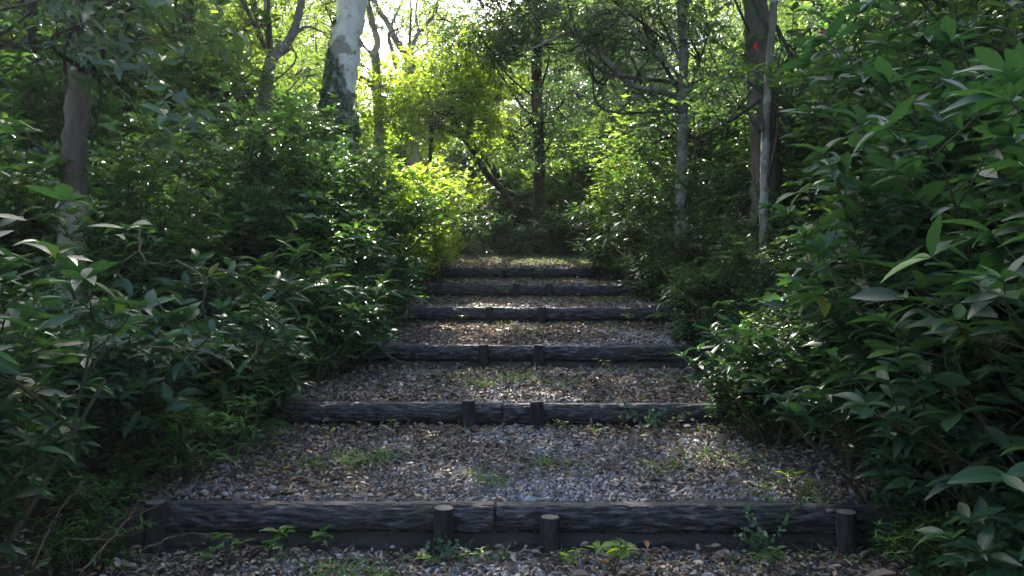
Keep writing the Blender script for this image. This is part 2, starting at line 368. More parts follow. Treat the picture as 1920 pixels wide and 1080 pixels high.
class Grow:
    """one plant's skeleton: twigs as tubes, leaves as positions and directions"""
    def __init__(s, rng, kind, size, maxlvl=2, nb=5, space=.05, tip=6, upward=.25, droop=.0, spread=.9, leaflvl=1, jit=.25, elev=.25, tk=5):
        s.__dict__.update(locals()); s.g = Geo(); s.lp = []; s.ld = []; s.ls = []; s.tk = tk
    def br(s, p, d, L, r, lvl):
        rng = s.rng; n = 6; pts = [np.array(p, float)]; d = nrm(np.array(d, float))
        for i in range(n - 1):
            d = nrm(d + rng.normal(0, s.jit * .5, 3) + np.array([0, 0, s.upward * .3 - s.droop * .3 * i / n]))
            pts.append(pts[-1] + d * L / (n - 1))
        pts = np.array(pts); s.g.merge(tube(pts, np.linspace(r, r * .45, n), s.tk if lvl else s.tk + 1))
        cum = np.linspace(0, 1, n)
        at = lambda t: np.array([np.interp(t, cum, pts[:, k]) for k in range(3)])
        if lvl < s.maxlvl:
            for j in range(s.nb):
                t = rng.uniform(.25, .98); a = rng.uniform(0, 2 * np.pi)
                side = np.array([math.cos(a), math.sin(a), rng.uniform(-.1, .5)])
                dd = nrm(d * rng.uniform(.3, .8) + side * s.spread)
                s.br(at(t), dd, L * rng.uniform(.38, .62), r * .5, lvl + 1)
        if lvl >= s.leaflvl:
            m = int(L / s.space); a0 = rng.uniform(0, 6.28)
            for j in range(m):
                t = .25 + .75 * (j + rng.random()) / max(m, 1); a = a0 + j * 2.4
                s.leaf(at(min(t, 1)), d, a, .75 if t < .7 else .9)
            for j in range(s.tip): s.leaf(pts[-1], d, a0 + 1 + j * 2 * np.pi / s.tip + rng.normal(0, .2), 1, tipn=True)
    def leaf(s, p, d, a, k, tipn=False):
        rng = s.rng
        e = s.elev + rng.normal(0, .3)
        v = np.array([math.cos(a), math.sin(a), e]) + d * (.55 if tipn else .35)
        s.lp.append(p + rng.normal(0, .004, 3)); s.ld.append(v); s.ls.append(s.size * k * rng.choice([rng.uniform(.45, .8), rng.uniform(.8, 1.2)], p=[.35, .65]))
    def out(s, roll=.35):
        return s.g, leaves(np.array(s.lp), np.array(s.ld), np.array(s.ls), s.kind, s.rng, roll=roll)

def shrub_meshes(kind, seed, H, R, stems, mat, **kw):
    rng = np.random.default_rng(seed)
    gr = Grow(rng, kind, **kw)
    for i in range(stems):
        a = 2 * np.pi * i / stems + rng.normal(0, .4); lean = rng.uniform(.1, 1) * R / H
        gr.br((.06 * math.cos(a), .06 * math.sin(a), -.08), (lean * math.cos(a), lean * math.sin(a), 1), H * rng.uniform(.7, 1.0), .012 + .006 * H, 0)
    sg, lg = gr.out()
    return sg.mesh(kind + '_stems', M['stem']), lg.mesh(kind + '_foliage', M[mat])
class Proto: pass
def proto(name, kind, mat, seed, H, R, stems, **kw):
    p = Proto(); p.name = name; p.st, p.fo = shrub_meshes(kind, seed, H, R, stems, mat, **kw); p.H = H; return p
PR = {
    'broad': [proto('broad_leaved_shrub', 'big', 'big', s, 1.9, .8, 7, size=.185, maxlvl=2, nb=5, space=.10, tip=6, upward=.35, droop=.15, leaflvl=1, elev=0.0) for s in (11, 12, 13)],
    'broadlow': [proto('broad_leaved_shrub', 'big', 'big', s, .9, .6, 7, size=.155, maxlvl=2, nb=4, space=.075, tip=5, upward=.2, leaflvl=1, elev=.1) for s in (14, 15)],
    'small': [proto('small_leaved_shrub', 'small', 'small', s, 1.6, .8, 9, size=.088, maxlvl=2, nb=8, space=.034, tip=4, upward=.25, leaflvl=1, elev=.2, spread=1.0) for s in (21, 22, 23)],
    'mid': [proto('leafy_shrub', 'small', 'lance', s, 1.8, .9, 7, size=.135, maxlvl=2, nb=7, space=.055, tip=5, upward=.3, leaflvl=1, elev=.2) for s in (25, 26, 27)],
    'lance': [proto('long_leaved_plant', 'lance', 'lance', s, 1.0, .5, 8, size=.20, maxlvl=1, nb=3, space=.06, tip=5, upward=.3, droop=.4, leaflvl=0, elev=.25) for s in (31, 32)],
    'glade': [proto('glade_shrub', 'small', 'glade', s, 1.7, .9, 8, size=.11, maxlvl=2, nb=7, space=.05, tip=5, upward=.3, leaflvl=1, elev=.2) for s in (71, 72)],
    'sasa': [proto('dwarf_bamboo', 'sasa', 'sasa', s, .7, .5, 12, size=.12, maxlvl=1, nb=4, space=.05, tip=4, upward=.15, droop=.5, leaflvl=0, elev=.1) for s in (41, 42)],
    'fresh': [proto('bright_leaved_shrub', 'big', 'fresh', s, 1.5, .7, 8, size=.13, maxlvl=2, nb=5, space=.055, tip=6, upward=.35, leaflvl=1, elev=.2) for s in (51, 52)],
}
def rz(): return RNG.uniform(0, 6.28)
ROOT = {}
def plant(sp, var, x, y, sc, label, cat='shrub', group=None, red=False):
    key = (sp, var % len(PR[sp])); pr = PR[sp][key[1]]
    z = float(surf_z(x, y)) - .02
    s3 = (sc, sc, sc) if np.isscalar(sc) else sc
    if key not in ROOT:
        t = thing(pr.name, (x, y, z), label, cat, group, rz(), s3)
        obj('stem', pr.st, t); obj('foliage', pr.fo, t); ROOT[key] = t; return t
    return dup(ROOT[key], (x, y, z), rz(), s3, label, group, (RNG.normal(0, .05), RNG.normal(0, .05)))

# ---------------------------------------------------------------- logs and posts
GAPX = [-.09, -.075, -.016, .05, .26, .11]
ENDS = [(-1.90, 1.90), (-1.85, 1.6), (-1.45, 1.75), (-1.5, 1.93), (-1.65, 1.72), (-1.25, 1.5)]
STEPN = ['lowest', 'second', 'third', 'fourth', 'fifth', 'topmost']
def log_mesh(L, rad, seed, flat=True, k=76):
    n = max(40, int(L / .011)); xs_ = np.linspace(-L / 2, L / 2, n); ang = np.linspace(0, 2 * np.pi, k, endpoint=False)
    V = np.zeros((n, k, 3))
    amp = .018 if flat else .012
    for i, x in enumerate(xs_):
        for j, a in enumerate(ang):
            c, s_ = math.cos(a), math.sin(a)
            q = Vector((x * 7 + seed * 7, c * 4.2, s_ * 4.2))
            h = (1 - abs(mnoise.noise(q + Vector((0, .4 * mnoise.noise(q * .7), 0))) * 2.6)) * amp + mnoise.noise(q * 3.1) * .004 + mnoise.noise(Vector((x * 1.3 + seed, c, s_))) * .010
            r = rad - .023 + h
            yv, zv = c * r, s_ * r
            if flat and zv > rad * .72: zv = rad * .72 + (zv - rad * .72) * .15
            V[i, j] = (x, yv, zv)
    idx = np.arange(n * k).reshape(n, k); nx = np.roll(idx, -1, 1)
    q = np.stack([idx[:-1], idx[1:], nx[1:], nx[:-1]], -1).reshape(-1, 4)
    g = Geo().add(V.reshape(-1, 3), q); g.add(V[0], np.arange(k)[None]); g.add(V[-1], np.arange(k)[::-1][None])
    return g.mesh('log', M['log'])
LR = .093
for i, y in enumerate(LOGY):
    gx = GAPX[i]; e0, e1 = ENDS[i]
    for side, a, b in (('left', e0, gx - .009), ('right', gx + .009, e1)):
        L = b - a
        o = obj('log', log_mesh(L, LR + .004 * (i % 2), i * 2 + (side == 'left')), None, ((a + b) / 2, y + .005 + (.01 if side == 'right' else 0), TOPZ[i] - LR * .72 + (.004 if side == 'left' else -.006)))
        o.rotation_euler = (0, math.radians(.12), math.radians(.4 if i % 2 else -.3))
        setp(o, f'{side} dark ridged log on top of the {STEPN[i]} step', 'log', 'logs edging the steps')
        o = obj('log', log_mesh(L - .02, LR * .8, 30 + i * 2 + (side == 'left'), False, 28), None, ((a + b) / 2, y + .052, FOOT[i] + .0))
        setp(o, f'{side} half-buried dark log under the front log of the {STEPN[i]} step', 'log', 'logs edging the steps')
# post: a short bark cylinder with a slightly domed, paler sawn top
def post_meshes(h, r, seed):
    n, k = 14, 26; V = np.zeros((n, k, 3))
    for i in range(n):
        for j in range(k):
            a = 2 * math.pi * j / k; z = -.18 + (h + .18) * i / (n - 1)
            rr = r * (1 + .03 * mnoise.noise(Vector((math.cos(a) * 3 + seed, math.sin(a) * 3, z * 3)))) + .003 * mnoise.noise(Vector((math.cos(a) * 14, math.sin(a) * 14, z * 4 + seed)))
            if i == n - 1: rr *= .95
            V[i, j] = (rr * math.cos(a), rr * math.sin(a), z)
    idx = np.arange(n * k).reshape(n, k); nx = np.roll(idx, -1, 1)
    g = Geo().add(V.reshape(-1, 3), np.stack([idx[:-1], nx[:-1], nx[1:], idx[1:]], -1).reshape(-1, 4))
    top = V[-1].copy(); c = top.mean(0) + (0, 0, .004)
    g2 = Geo(); ring = top * (.97, .97, 1) + (0, 0, .0025); vv = np.vstack([top, ring, c[None]])
    q = np.array([(j, (j + 1) % k, k + (j + 1) % k, k + j) for j in range(k)]); g2.add(vv, q); g2.add(vv, np.array([(k + j, k + (j + 1) % k, 2 * k) for j in range(k)]))
    return g.mesh('post', M['post']), g2.mesh('sawn_top', M['cut'])
pm = [post_meshes(.255, .052, 1), post_meshes(.215, .05, 2), post_meshes(.24, .05, 3)]
POSTS = [(0, -.36, 0, 0, 'left of the log joint, under a creeper'), (0, .195, 1, -.01, 'right of the log joint, lower than its log'),
         (0, -1.86, 0, .03, 'at the far left end'), (0, 1.74, 1, .02, 'at the far right end under the shrub'),
         (1, -.33, 1, .0, 'left of the log joint'), (1, .2, 1, -.005, 'right of the log joint'),
         (2, -.28, 2, 0, 'left of the log joint'), (2, .25, 2, .0, 'right of the log joint'),
         (3, -.27, 1, 0, 'left of the log joint'), (3, .37, 1, 0, 'right of the log joint'), (3, 1.93, 1, 0, 'at the far right end'),
         (4, .06, 1, .0, 'left of the log joint'), (4, .55, 1, .0, 'right of the log joint'),
         (5, .37, 1, .0, 'right of the log joint'), (5, -.15, 1, -.03, 'left of the log joint')]
pr0 = {}
for (i, x, v, dz, d) in POSTS:
    lab = f'short dark post on the {STEPN[i]} step {d}'
    loc = (x, LOGY[i] - .135, FOOT[i] + dz)
    if v not in pr0:
        t = thing('post', loc, lab, 'post', 'posts holding the step logs'); obj('bark', pm[v][0], t); obj('sawn_top', pm[v][1], t); pr0[v] = t
    else: t = dup(pr0[v], loc, rz(), 1, lab)
    t.rotation_euler = (math.radians(RNG.normal(-1, 1.2)), math.radians(RNG.normal(0, 1.2)), rz())

# ---------------------------------------------------------------- gravel, leaf litter, grass (stuff)
def ico():
    p = (1 + 5 ** .5) / 2
    v = np.array([(-1, p, 0), (1, p, 0), (-1, -p, 0), (1, -p, 0), (0, -1, p), (0, 1, p), (0, -1, -p), (0, 1, -p), (p, 0, -1), (p, 0, 1), (-p, 0, -1), (-p, 0, 1)]) / 1.902
    f = np.array([(0, 11, 5), (0, 5, 1), (0, 1, 7), (0, 7, 10), (0, 10, 11), (1, 5, 9), (5, 11, 4), (11, 10, 2), (10, 7, 6), (7, 1, 8), (3, 9, 4), (3, 4, 2), (3, 2, 6), (3, 6, 8), (3, 8, 9), (4, 9, 5), (2, 4, 11), (6, 2, 10), (8, 6, 7), (9, 8, 1)])
    return v, f
def leafy(x, y):   # 0..1: where leaves lie thick (left and middle), gravel elsewhere
    return np.clip(.66 - .20 * x + .45 * wob(x * 1.6, y * 1.3) + .28 * wob(x * 4 + 3, y * 3.1) + .35 * sstep(1.0, 1.8, np.abs(x)), .04, 1)
def sample_path(n, y0, y1, hw=2.2, power=1.0):
    y = y0 + (y1 - y0) * RNG.random(n) ** power; x = RNG.uniform(-hw, hw, n)
    ok = np.ones(n, bool)
    for ly in LOGY: ok &= ~((y > ly - .10) & (y < ly + .085))
    return x[ok], y[ok]
def gravel():
    g = Geo(); iv, fv = ico()
    for (n, y0, y1, r) in ((78000, 2.6, 6.3, .0112), (42000, 6.3, 10.0, .0135), (18000, 10, 15.5, .018)):
        x, y = sample_path(n, y0, y1); k = (RNG.random(len(x)) > .6 * leafy(x, y)) & (RNG.random(len(x)) < .72 + .5 * wob(x * 2.7 + 1, y * 2.1)); x, y = x[k], y[k]; n = len(x)
        for b in range(4):
            base = iv * (1 + RNG.normal(0, .22, (12, 1))); m = np.arange(n) % 4 == b; c = m.sum()
            a = RNG.uniform(0, 6.28, (c, 3)); q = RNG.normal(0, 1, (c, 3, 3)); q = np.linalg.qr(q)[0]
            s = r * RNG.lognormal(0, .32, (c, 1)) * np.stack([np.ones(c), RNG.uniform(.6, 1, c), RNG.uniform(.45, .9, c)], -1)
            vv = np.einsum('vi,ni,nij->nvj', base, s, q)
            pos = np.stack([x[m], y[m], pz(x[m], y[m]) + r * .35], -1)
            vv = vv + pos[:, None]
            ff = fv[None] + (np.arange(c) * 12)[:, None, None]
            cc = np.zeros((c, 12, 4)); cc[:, :, 0] = RNG.random(c)[:, None]
            g.add(vv.reshape(-1, 3), ff.reshape(-1, 3), cc.reshape(-1, 4))
    o = obj('gravel', g.mesh('gravel', M['stone'], False)); setp(o, 'blue-grey crushed stone lying on the treads', None, None, 'stuff')
gravel()
def litter():
    g = Geo()
    for (n, y0, y1, s) in ((22000, 2.6, 6.3, .043), (20000, 6.3, 10.0, .050), (24000, 10, 17, .052)):
        x, y = sample_path(n, y0, y1, 2.3); k = RNG.random(len(x)) < leafy(x, y) * .95 + .05; x, y = x[k], y[k]; n = len(x)
        a = RNG.uniform(0, 6.28, n); d = np.stack([np.cos(a), np.sin(a), RNG.normal(0, .13, n)], -1)
        pos = np.stack([x, y, np.asarray(surf_z(x, y)) + .018 + .012 * RNG.random(n)], -1)
        g.merge(leaves(pos, d, s * RNG.uniform(.4, 1.35, n), 'dead', RNG, roll=.4))
    for i, ly in enumerate(LOGY):                          # leaves drifted against the logs, deepest at the foot
        n = 620; x = RNG.uniform(-2.0, 2.0, n); y = ly - .13 - RNG.exponential(.09, n); a = RNG.uniform(0, 6.28, n)
        k = RNG.random(n) < .45 + .5 * wob(x * 2.3 + i * 2, y * 0 + i); x, y, a = x[k], y[k], a[k]; n = len(x)
        d = np.stack([np.cos(a), np.sin(a), RNG.normal(0, .35, n)], -1)
        g.merge(leaves(np.stack([x, y, np.asarray(surf_z(x, y)) + .02 + .05 * RNG.random(n) * np.exp((y - ly + .13) / .08)], -1), d, .052 * RNG.uniform(.5, 1.4, n), 'dead', RNG, roll=.6))
    # on the banks
    n = 9000; x = RNG.uniform(1.9, 5, n) * RNG.choice([-1, 1], n); y = RNG.uniform(2.5, 17, n)
    a = RNG.uniform(0, 6.28, n); d = np.stack([np.cos(a), np.sin(a), RNG.normal(0, .2, n)], -1)
    g.merge(leaves(np.stack([x, y, surf_z(x, y) + .02], -1), d, .065 * RNG.uniform(.5, 1.3, n), 'dead', RNG, roll=.4))
    # a few thousand short bits: needles and crumbs
    n = 9000; x, y = sample_path(n, 2.6, 12, 2.2); n = len(x); a = RNG.uniform(0, 6.28, n)
    d = np.stack([np.cos(a), np.sin(a), RNG.normal(0, .1, n)], -1)
    g.merge(leaves(np.stack([x, y, surf_z(x, y) + .022], -1), d, .05 * RNG.uniform(.5, 1.6, n), 'blade', RNG, roll=.4, rnd=RNG.uniform(.3, .95, n)))
    o = obj('leaf_litter', g.mesh('leaf_litter', M['litter'])); setp(o, 'brown dry fallen leaves scattered over gravel and banks', None, None, 'stuff')
litter()
def grass():
    g = Geo()
    P_ = []
    # tufts: patches on the treads, strips under the logs, a green strip on the top landing
    spots = [(-1.15, 5.05, .22, 60), (-.95, 5.2, .18, 50), (.3, 5.1, .14, 20), (1.35, 5.2, .2, 40), (-.15, 4.75, .12, 16), (.95, 5.0, .15, 18), (1.55, 4.55, .25, 40), (-.3, 7.0, .15, 30), (.1, 7.3, .25, 50), (.5, 7.0, .2, 30), (-.5, 7.35, .25, 34), (1.55, 7.2, .25, 50), (-.9, 3.9, .2, 40), (-.7, 3.8, .15, 30), (1.2, 9.2, .2, 20), (.2, 9.2, .2, 20), (-.9, 11.2, .4, 40), (1.4, 11.3, .3, 60)]
    for (x, y, r, n) in spots:
        P_.append(np.stack([RNG.normal(x, r * .6, n), RNG.normal(y, r * .5, n)], -1))
    for i, ly in enumerate(LOGY):
        n = 70; P_.append(np.stack([RNG.uniform(-1.9, 1.9, n), ly - .2 - RNG.exponential(.05, n)], -1))
    n = 700; P_.append(np.stack([RNG.normal(.6, .8, n).clip(-1.9, 2.1), RNG.uniform(14.6, 17.6, n)], -1))
    n = 260; P_.append(np.stack([RNG.choice([-1, 1], n) * RNG.normal(2.0, .2, n), RNG.uniform(3.2, 15, n)], -1))
    Q = np.concatenate(P_)
    for s in range(5):
        n = len(Q); x = Q[:, 0] + RNG.normal(0, .012, n); y = Q[:, 1] + RNG.normal(0, .012, n); a = RNG.uniform(0, 6.28, n)
        kind = 'blade' if s < 3 else 'small'
        d = np.stack([np.cos(a), np.sin(a), RNG.uniform(.5, 2.2, n) if s < 3 else RNG.uniform(.1, .7, n)], -1)
        g.merge(leaves(np.stack([x, y, surf_z(x, y) + (0.008 if s < 3 else .02)], -1), d, (.085 if s < 3 else .035) * RNG.uniform(.5, 1.3, n), kind, RNG, roll=.5))
    o = obj('grass', g.mesh('grass', M['grass'])); setp(o, 'short grass and tiny weeds sprouting on the treads and top landing', None, None, 'stuff')
grass()

# ---------------------------------------------------------------- ground cover on the banks (stuff)
def cover():
    g = Geo(); n = 2600
    x = np.concatenate([-RNG.uniform(2.0, 6.5, n // 2), RNG.uniform(1.95, 6.5, n // 2)]); y = 3.0 + 13.5 * RNG.random(n)
    n2 = 3600; x = np.concatenate([x, RNG.uniform(-9, 9, n2)]); y = np.concatenate([y, RNG.uniform(17.2, 24, n2)])
    k = 9; n = len(x)
    h = RNG.uniform(.08, .4, n)
    for j in range(k):
        a = RNG.uniform(0, 6.28, n); t = RNG.uniform(.3, 1, n)
        pos = np.stack([x + .12 * np.cos(a) * t, y + .12 * np.sin(a) * t, surf_z(x, y) + h * t], -1)
        d = np.stack([np.cos(a), np.sin(a), RNG.uniform(-.1, .6, n)], -1)
        g.merge(leaves(pos, d, RNG.uniform(.045, .11, n), 'small', RNG, roll=.4))
    o = obj('undergrowth', g.mesh('undergrowth', M['lance'])); setp(o, 'low leafy undergrowth covering both banks', None, None, 'stuff')
cover()

# ---------------------------------------------------------------- shrubs on both banks
RNG = np.random.default_rng(21)
STEPW = ['lowest', 'second', 'third', 'fourth', 'fifth', 'topmost']
LOOK = {'glade': 'green shrub coloured as if backlit', 'broad': 'tall dark broad-leaved shrub', 'broadlow': 'low dark broad-leaved shrub', 'small': 'dense tiny-leaved shrub', 'mid': 'bushy mid-green shrub',
        'lance': 'long-leaved arching plant', 'sasa': 'light green dwarf bamboo', 'fresh': 'bright yellow-green shrub'}
CATN = {'lance': 'plant', 'sasa': 'bamboo'}
GRP = {'glade': 'shrubs on the slope behind the landing', 'broad': 'broad-leaved shrubs on the banks', 'broadlow': 'broad-leaved shrubs on the banks', 'small': 'small-leaved shrubs on the banks', 'mid': 'bushy shrubs on the banks', 'lance': 'long-leaved plants on the banks', 'sasa': 'dwarf bamboo on the banks', 'fresh': 'bright shrubs in the sun'}
ROWS = [  # species, variant, x, y, scale
    # right bank, near: broad leaves overhanging the path
    ('broad', 0, 2.2, 2.6, .80), ('broad', 1, 2.5, 2.25, .86), ('broad', 2, 2.3, 3.0, .86), ('broad', 0, 2.35, 3.75, .85), ('broadlow', 0, 2.15, 3.1, .75), ('broadlow', 1, 2.4, 3.6, .9), ('broadlow', 0, 2.0, 2.5, .6), ('broadlow', 1, 2.15, 2.85, .75), ('sasa', 0, 2.05, 3.7, .5), ('broadlow', 1, 2.15, 4.05, .5), ('broadlow', 1, 2.1, 2.6, .5),
    ('broadlow', 1, 1.7, 5.95, .55), ('sasa', 0, 1.72, 5.6, .5), ('broadlow', 0, 1.85, 7.75, .62), ('lance', 0, 1.85, 11.8, .7), ('lance', 1, 1.55, 13.8, .75), ('lance', 0, 1.7, 13.3, .8),
    ('broad', 1, 2.6, 4.4, .95), ('broad', 2, 2.15, 5.0, .72), ('broadlow', 0, 2.0, 4.4, .85), ('broad', 0, 3.3, 3.9, 1.1), ('broad', 1, 3.5, 5.2, 1.05), ('broadlow', 1, 1.85, 5.5, .8),
    ('small', 0, 2.1, 6.0, .5), ('mid', 0, 2.9, 6.1, .8), ('small', 1, 4.0, 6.5, 1.7), ('small', 2, 5.2, 7.0, 1.9), ('small', 0, 2.6, 7.2, .6), ('broadlow', 0, 2.0, 6.8, .7), ('mid', 1, 4.0, 7.8, 1.25),
    ('mid', 2, 2.2, 8.3, .5), ('small', 1, 2.8, 8.6, .8), ('mid', 0, 4.2, 9.4, 1.2), ('small', 2, 4.4, 8.8, 1.7), ('lance', 0, 2.0, 8.9, .7), ('mid', 2, 5.4, 9.0, 1.7),
    ('small', 0, 2.3, 10.3, .6), ('mid', 1, 3.0, 10.6, .8), ('small', 1, 3.7, 10.8, 1.4), ('small', 2, 5.0, 11, 1.8), ('lance', 1, 2.0, 10.9, .8),
    ('lance', 0, 1.95, 12.4, 1.25), ('lance', 1, 2.4, 12.9, 1.1), ('small', 0, 2.6, 12.2, .9), ('mid', 0, 3.4, 12.6, 1.2), ('small', 1, 4.5, 12.5, 1.6), ('mid', 2, 6.0, 12.2, 1.8),
    ('lance', 1, 1.7, 14.5, 1.3), ('small', 2, 2.5, 14.6, .9), ('mid', 1, 3.2, 14.5, 1.1), ('small', 0, 4.2, 14.4, 1.5), ('mid', 0, 5.6, 14.6, 1.8),
    # left bank
    ('broad', 2, -2.1, 2.75, .72), ('broad', 1, -2.75, 3.1, .7), ('broadlow', 1, -2.35, 3.3, .62), ('sasa', 0, -2.4, 3.7, .7), ('broad', 0, -2.5, 3.7, .44), ('sasa', 1, -2.5, 2.9, .8), ('broadlow', 0, -3.1, 3.9, .8),
    ('sasa', 0, -1.95, 4.7, .8), ('sasa', 1, -1.9, 5.3, .7), ('broadlow', 1, -2.3, 4.7, .95), ('broad', 1, -3.7, 4.7, .5), ('mid', 0, -3.3, 5.4, .4), ('broad', 1, -2.85, 5.1, .44), ('broadlow', 0, -2.2, 5.7, .8),
    ('sasa', 1, -1.95, 6.3, .75), ('lance', 0, -2.1, 6.6, .75), ('broadlow', 1, -2.6, 6.4, 1.0), ('mid', 1, -3.2, 6.7, .85), ('mid', 2, -4.3, 6.9, 1.0), ('sasa', 0, -1.75, 7.0, .7), ('broadlow', 0, -1.62, 7.65, .62), ('lance', 1, -1.75, 7.3, 1.1), ('lance', 0, -2.0, 5.9, .85), ('lance', 1, -2.2, 7.1, 1.15), ('lance', 0, -1.7, 8.9, 1.2), ('lance', 1, -2.5, 4.3, .55), ('broadlow', 1, -1.95, 6.0, .62), ('sasa', 1, -1.45, 8.5, .6), ('lance', 0, -1.55, 9.55, .6),
    ('broadlow', 0, -1.75, 8.3, .8), ('lance', 1, -1.7, 8.0, .9), ('mid', 2, -2.2, 8.6, .75), ('mid', 0, -2.9, 8.5, 1.0), ('small', 0, -3.8, 8.8, 1.05), ('mid', 1, -5.0, 8.8, 1.25), ('lance', 0, -2.1, 7.6, 1.0),
    ('lance', 0, -1.65, 9.9, 1.0), ('broadlow', 1, -1.6, 9.3, .8), ('mid', 1, -2.1, 10.2, .85), ('mid', 2, -2.9, 10.4, 1.1), ('small', 1, -3.9, 10.6, 1.2), ('mid', 0, -5.2, 10.8, 1.5),
    ('fresh', 0, -1.75, 12.2, .95), ('fresh', 1, -1.5, 12.8, 1.05), ('mid', 0, -2.6, 11.7, .8), ('fresh', 0, -2.5, 12.8, .7), ('fresh', 1, -1.2, 12.55, .5), ('mid', 1, -3.3, 12.4, 1.05), ('small', 2, -4.6, 12.4, 1.45), ('mid', 2, -6.0, 12.4, 1.9),
    ('fresh', 1, -1.45, 13.9, .7), ('sasa', 0, -2.2, 4.08, .45), ('sasa', 1, -2.08, 3.98, .42), ('sasa', 0, 2.0, 3.98, .45), ('sasa', 1, 2.25, 4.1, .6), ('sasa', 1, -2.1, 4.35, .4), ('broadlow', 0, -1.45, 10.4, .6), ('sasa', 1, -2.15, 3.75, .35), ('lance', 0, -1.35, 13.5, .7), ('fresh', 0, -1.45, 11.4, .6), ('mid', 0, -2.6, 14.5, .85), ('fresh', 0, -3.2, 14.8, 1.05), ('mid', 1, -4.3, 14.3, 1.25), ('mid', 2, -6.0, 14.8, 2.1), ('small', 0, -7.6, 14.4, 2.3),
]
bank = {}
for (sp, v, x, y, s) in ROWS:
    i = int(np.argmin([abs(y - l) for l in LOGY])); side = 'right' if x > 0 else 'left'
    bank.setdefault((side, i, sp), []).append((abs(x), v, x, y, s))
for (side, i, sp), L in bank.items():
    L.sort()
    for r, (_, v, x, y, s) in enumerate(L):
        rank = '' if len(L) == 1 else (', nearest the path' if r == 0 else f', {ORD[r + 1]} out from path')
        plant(sp, v, x, y, s, f'{LOOK[sp]} {side} of the {STEPW[i]} step{rank}', CATN.get(sp, 'shrub'), GRP[sp])
# slope beyond the top landing, left to right
SL, SL2, SL3 = [], [], []
for (x, y, q) in ((.25, 17.8, .7), (-.5, 18.0, .9), (1.0, 18.1, .95), (.5, 18.9, 1.2), (-1.1, 17.7, .9), (1.6, 17.8, .9), (0.0, 19.2, 1.4)): SL.append(('lance', int(x * 10), x, y, q))
for (x, y, q) in ((2.0, 17.6, .6), (2.7, 17.9, 1.0), (3.3, 18.6, 1.4), (1.2, 20.0, 1.0), (-1.9, 18.0, .7), (2.3, 20.6, 1.5), (4.2, 19.0, 1.7)): SL.append(('glade', int(x * 10), x, y, q))
for j, x in enumerate(np.linspace(-8.5, 9, 16)):
    SL.append((['sasa', 'lance', 'broadlow', 'lance', 'sasa', 'glade'][j % 6], j, x + RNG.normal(0, .15), 18.0 + RNG.uniform(-.5, .5) + .02 * x * x, RNG.uniform(.5, .95) + .08 * abs(x)))
for j, x in enumerate(np.linspace(-9, 10, 16)):
    SL2.append((['glade', 'mid', 'fresh', 'glade'][j % 4], j, x + RNG.normal(0, .2), 19.6 + RNG.uniform(-.4, .5) + .02 * x * x, RNG.uniform(.45, .95) + .07 * abs(x)))
for j, x in enumerate(np.linspace(-11, 12, 18)):
    SL3.append((['glade', 'mid', 'glade'][j % 3], j, x + RNG.normal(0, .3), 22 + RNG.uniform(-.6, .9), RNG.uniform(.75, 1.4) + .06 * abs(x)))
for rowname, R_ in (('front row', SL), ('middle row', SL2), ('rear row', SL3)):
    for j, (sp, v, x, y, s) in enumerate(sorted(R_, key=lambda t: t[2])):
        plant(sp, v, x, y, s, f'{LOOK[sp]} behind the landing, {ORD[j + 1]} from left in the {rowname}', 'shrub', 'shrubs on the slope behind the landing')

# ---------------------------------------------------------------- trees
def make_spray(seed, kind, size, nleaf, L=.55):
    rng = np.random.default_rng(seed); g = Grow(rng, kind, size=size, maxlvl=1, nb=4, space=L / nleaf * 2.6, tip=4, upward=.05, droop=.35, leaflvl=0, elev=.05, spread=.8, tk=3)
    g.br((0, 0, 0), (1, 0, 0), L, .006, 0); return g.out(.45)
SPR = {'c': [make_spray(s, 'crown', .105, 17) for s in (61, 62, 63, 64)], 's': [make_spray(s, 'crown', .085, 26) for s in (65, 66, 67)], 'b': [make_spray(s, 'small', .13, 10, .6) for s in (68, 69, 70)]}
def inst(g_src, pos, R, sc, rng, out):
    """copies of one spray's arrays at many places, joined"""
    v, l, n, c = g_src.arrays(); N = len(pos)
    vv = np.einsum('vi,nij->nvj', v, R * sc[:, None, None]) + pos[:, None]
    cc = np.broadcast_to(c, (N,) + c.shape).copy(); cc[:, :, 0] = (cc[:, :, 0] * .75 + .25 * rng.random(N)[:, None])
    q = l.reshape(-1, 4)                                     # sprays are quads only
    ff = q[None] + (np.arange(N) * len(v))[:, None, None]
    out.add(vv.reshape(-1, 3), ff.reshape(-1, 4), cc.reshape(-1, 4))
SV = np.array(S)
GAPS = [((-1.35, 12.5, 2.2), .75), ((-1.9, 13.0, 2.6), .6), ((-.9, 13.1, 1.6), .55), ((-1.2, 14.4, 2.2), .7), ((.3, 15.5, 1.9), .5), ((-2.3, 7.2, .9), .35), ((-1.6, 7.1, .55), .4), ((-1.9, 17, 5.2), 1.0), ((-2.4, 16.6, 4.8), .7), ((-4.6, 12.5, 4.0), .7), ((1.8, 18, 3.2), .6),
        ((0.2, 18.2, 3.2), .5), ((-4.9, 15, 5.5), .8), ((-.6, 9.2, .9), .3), ((.9, 13.2, 1.6), .3)]
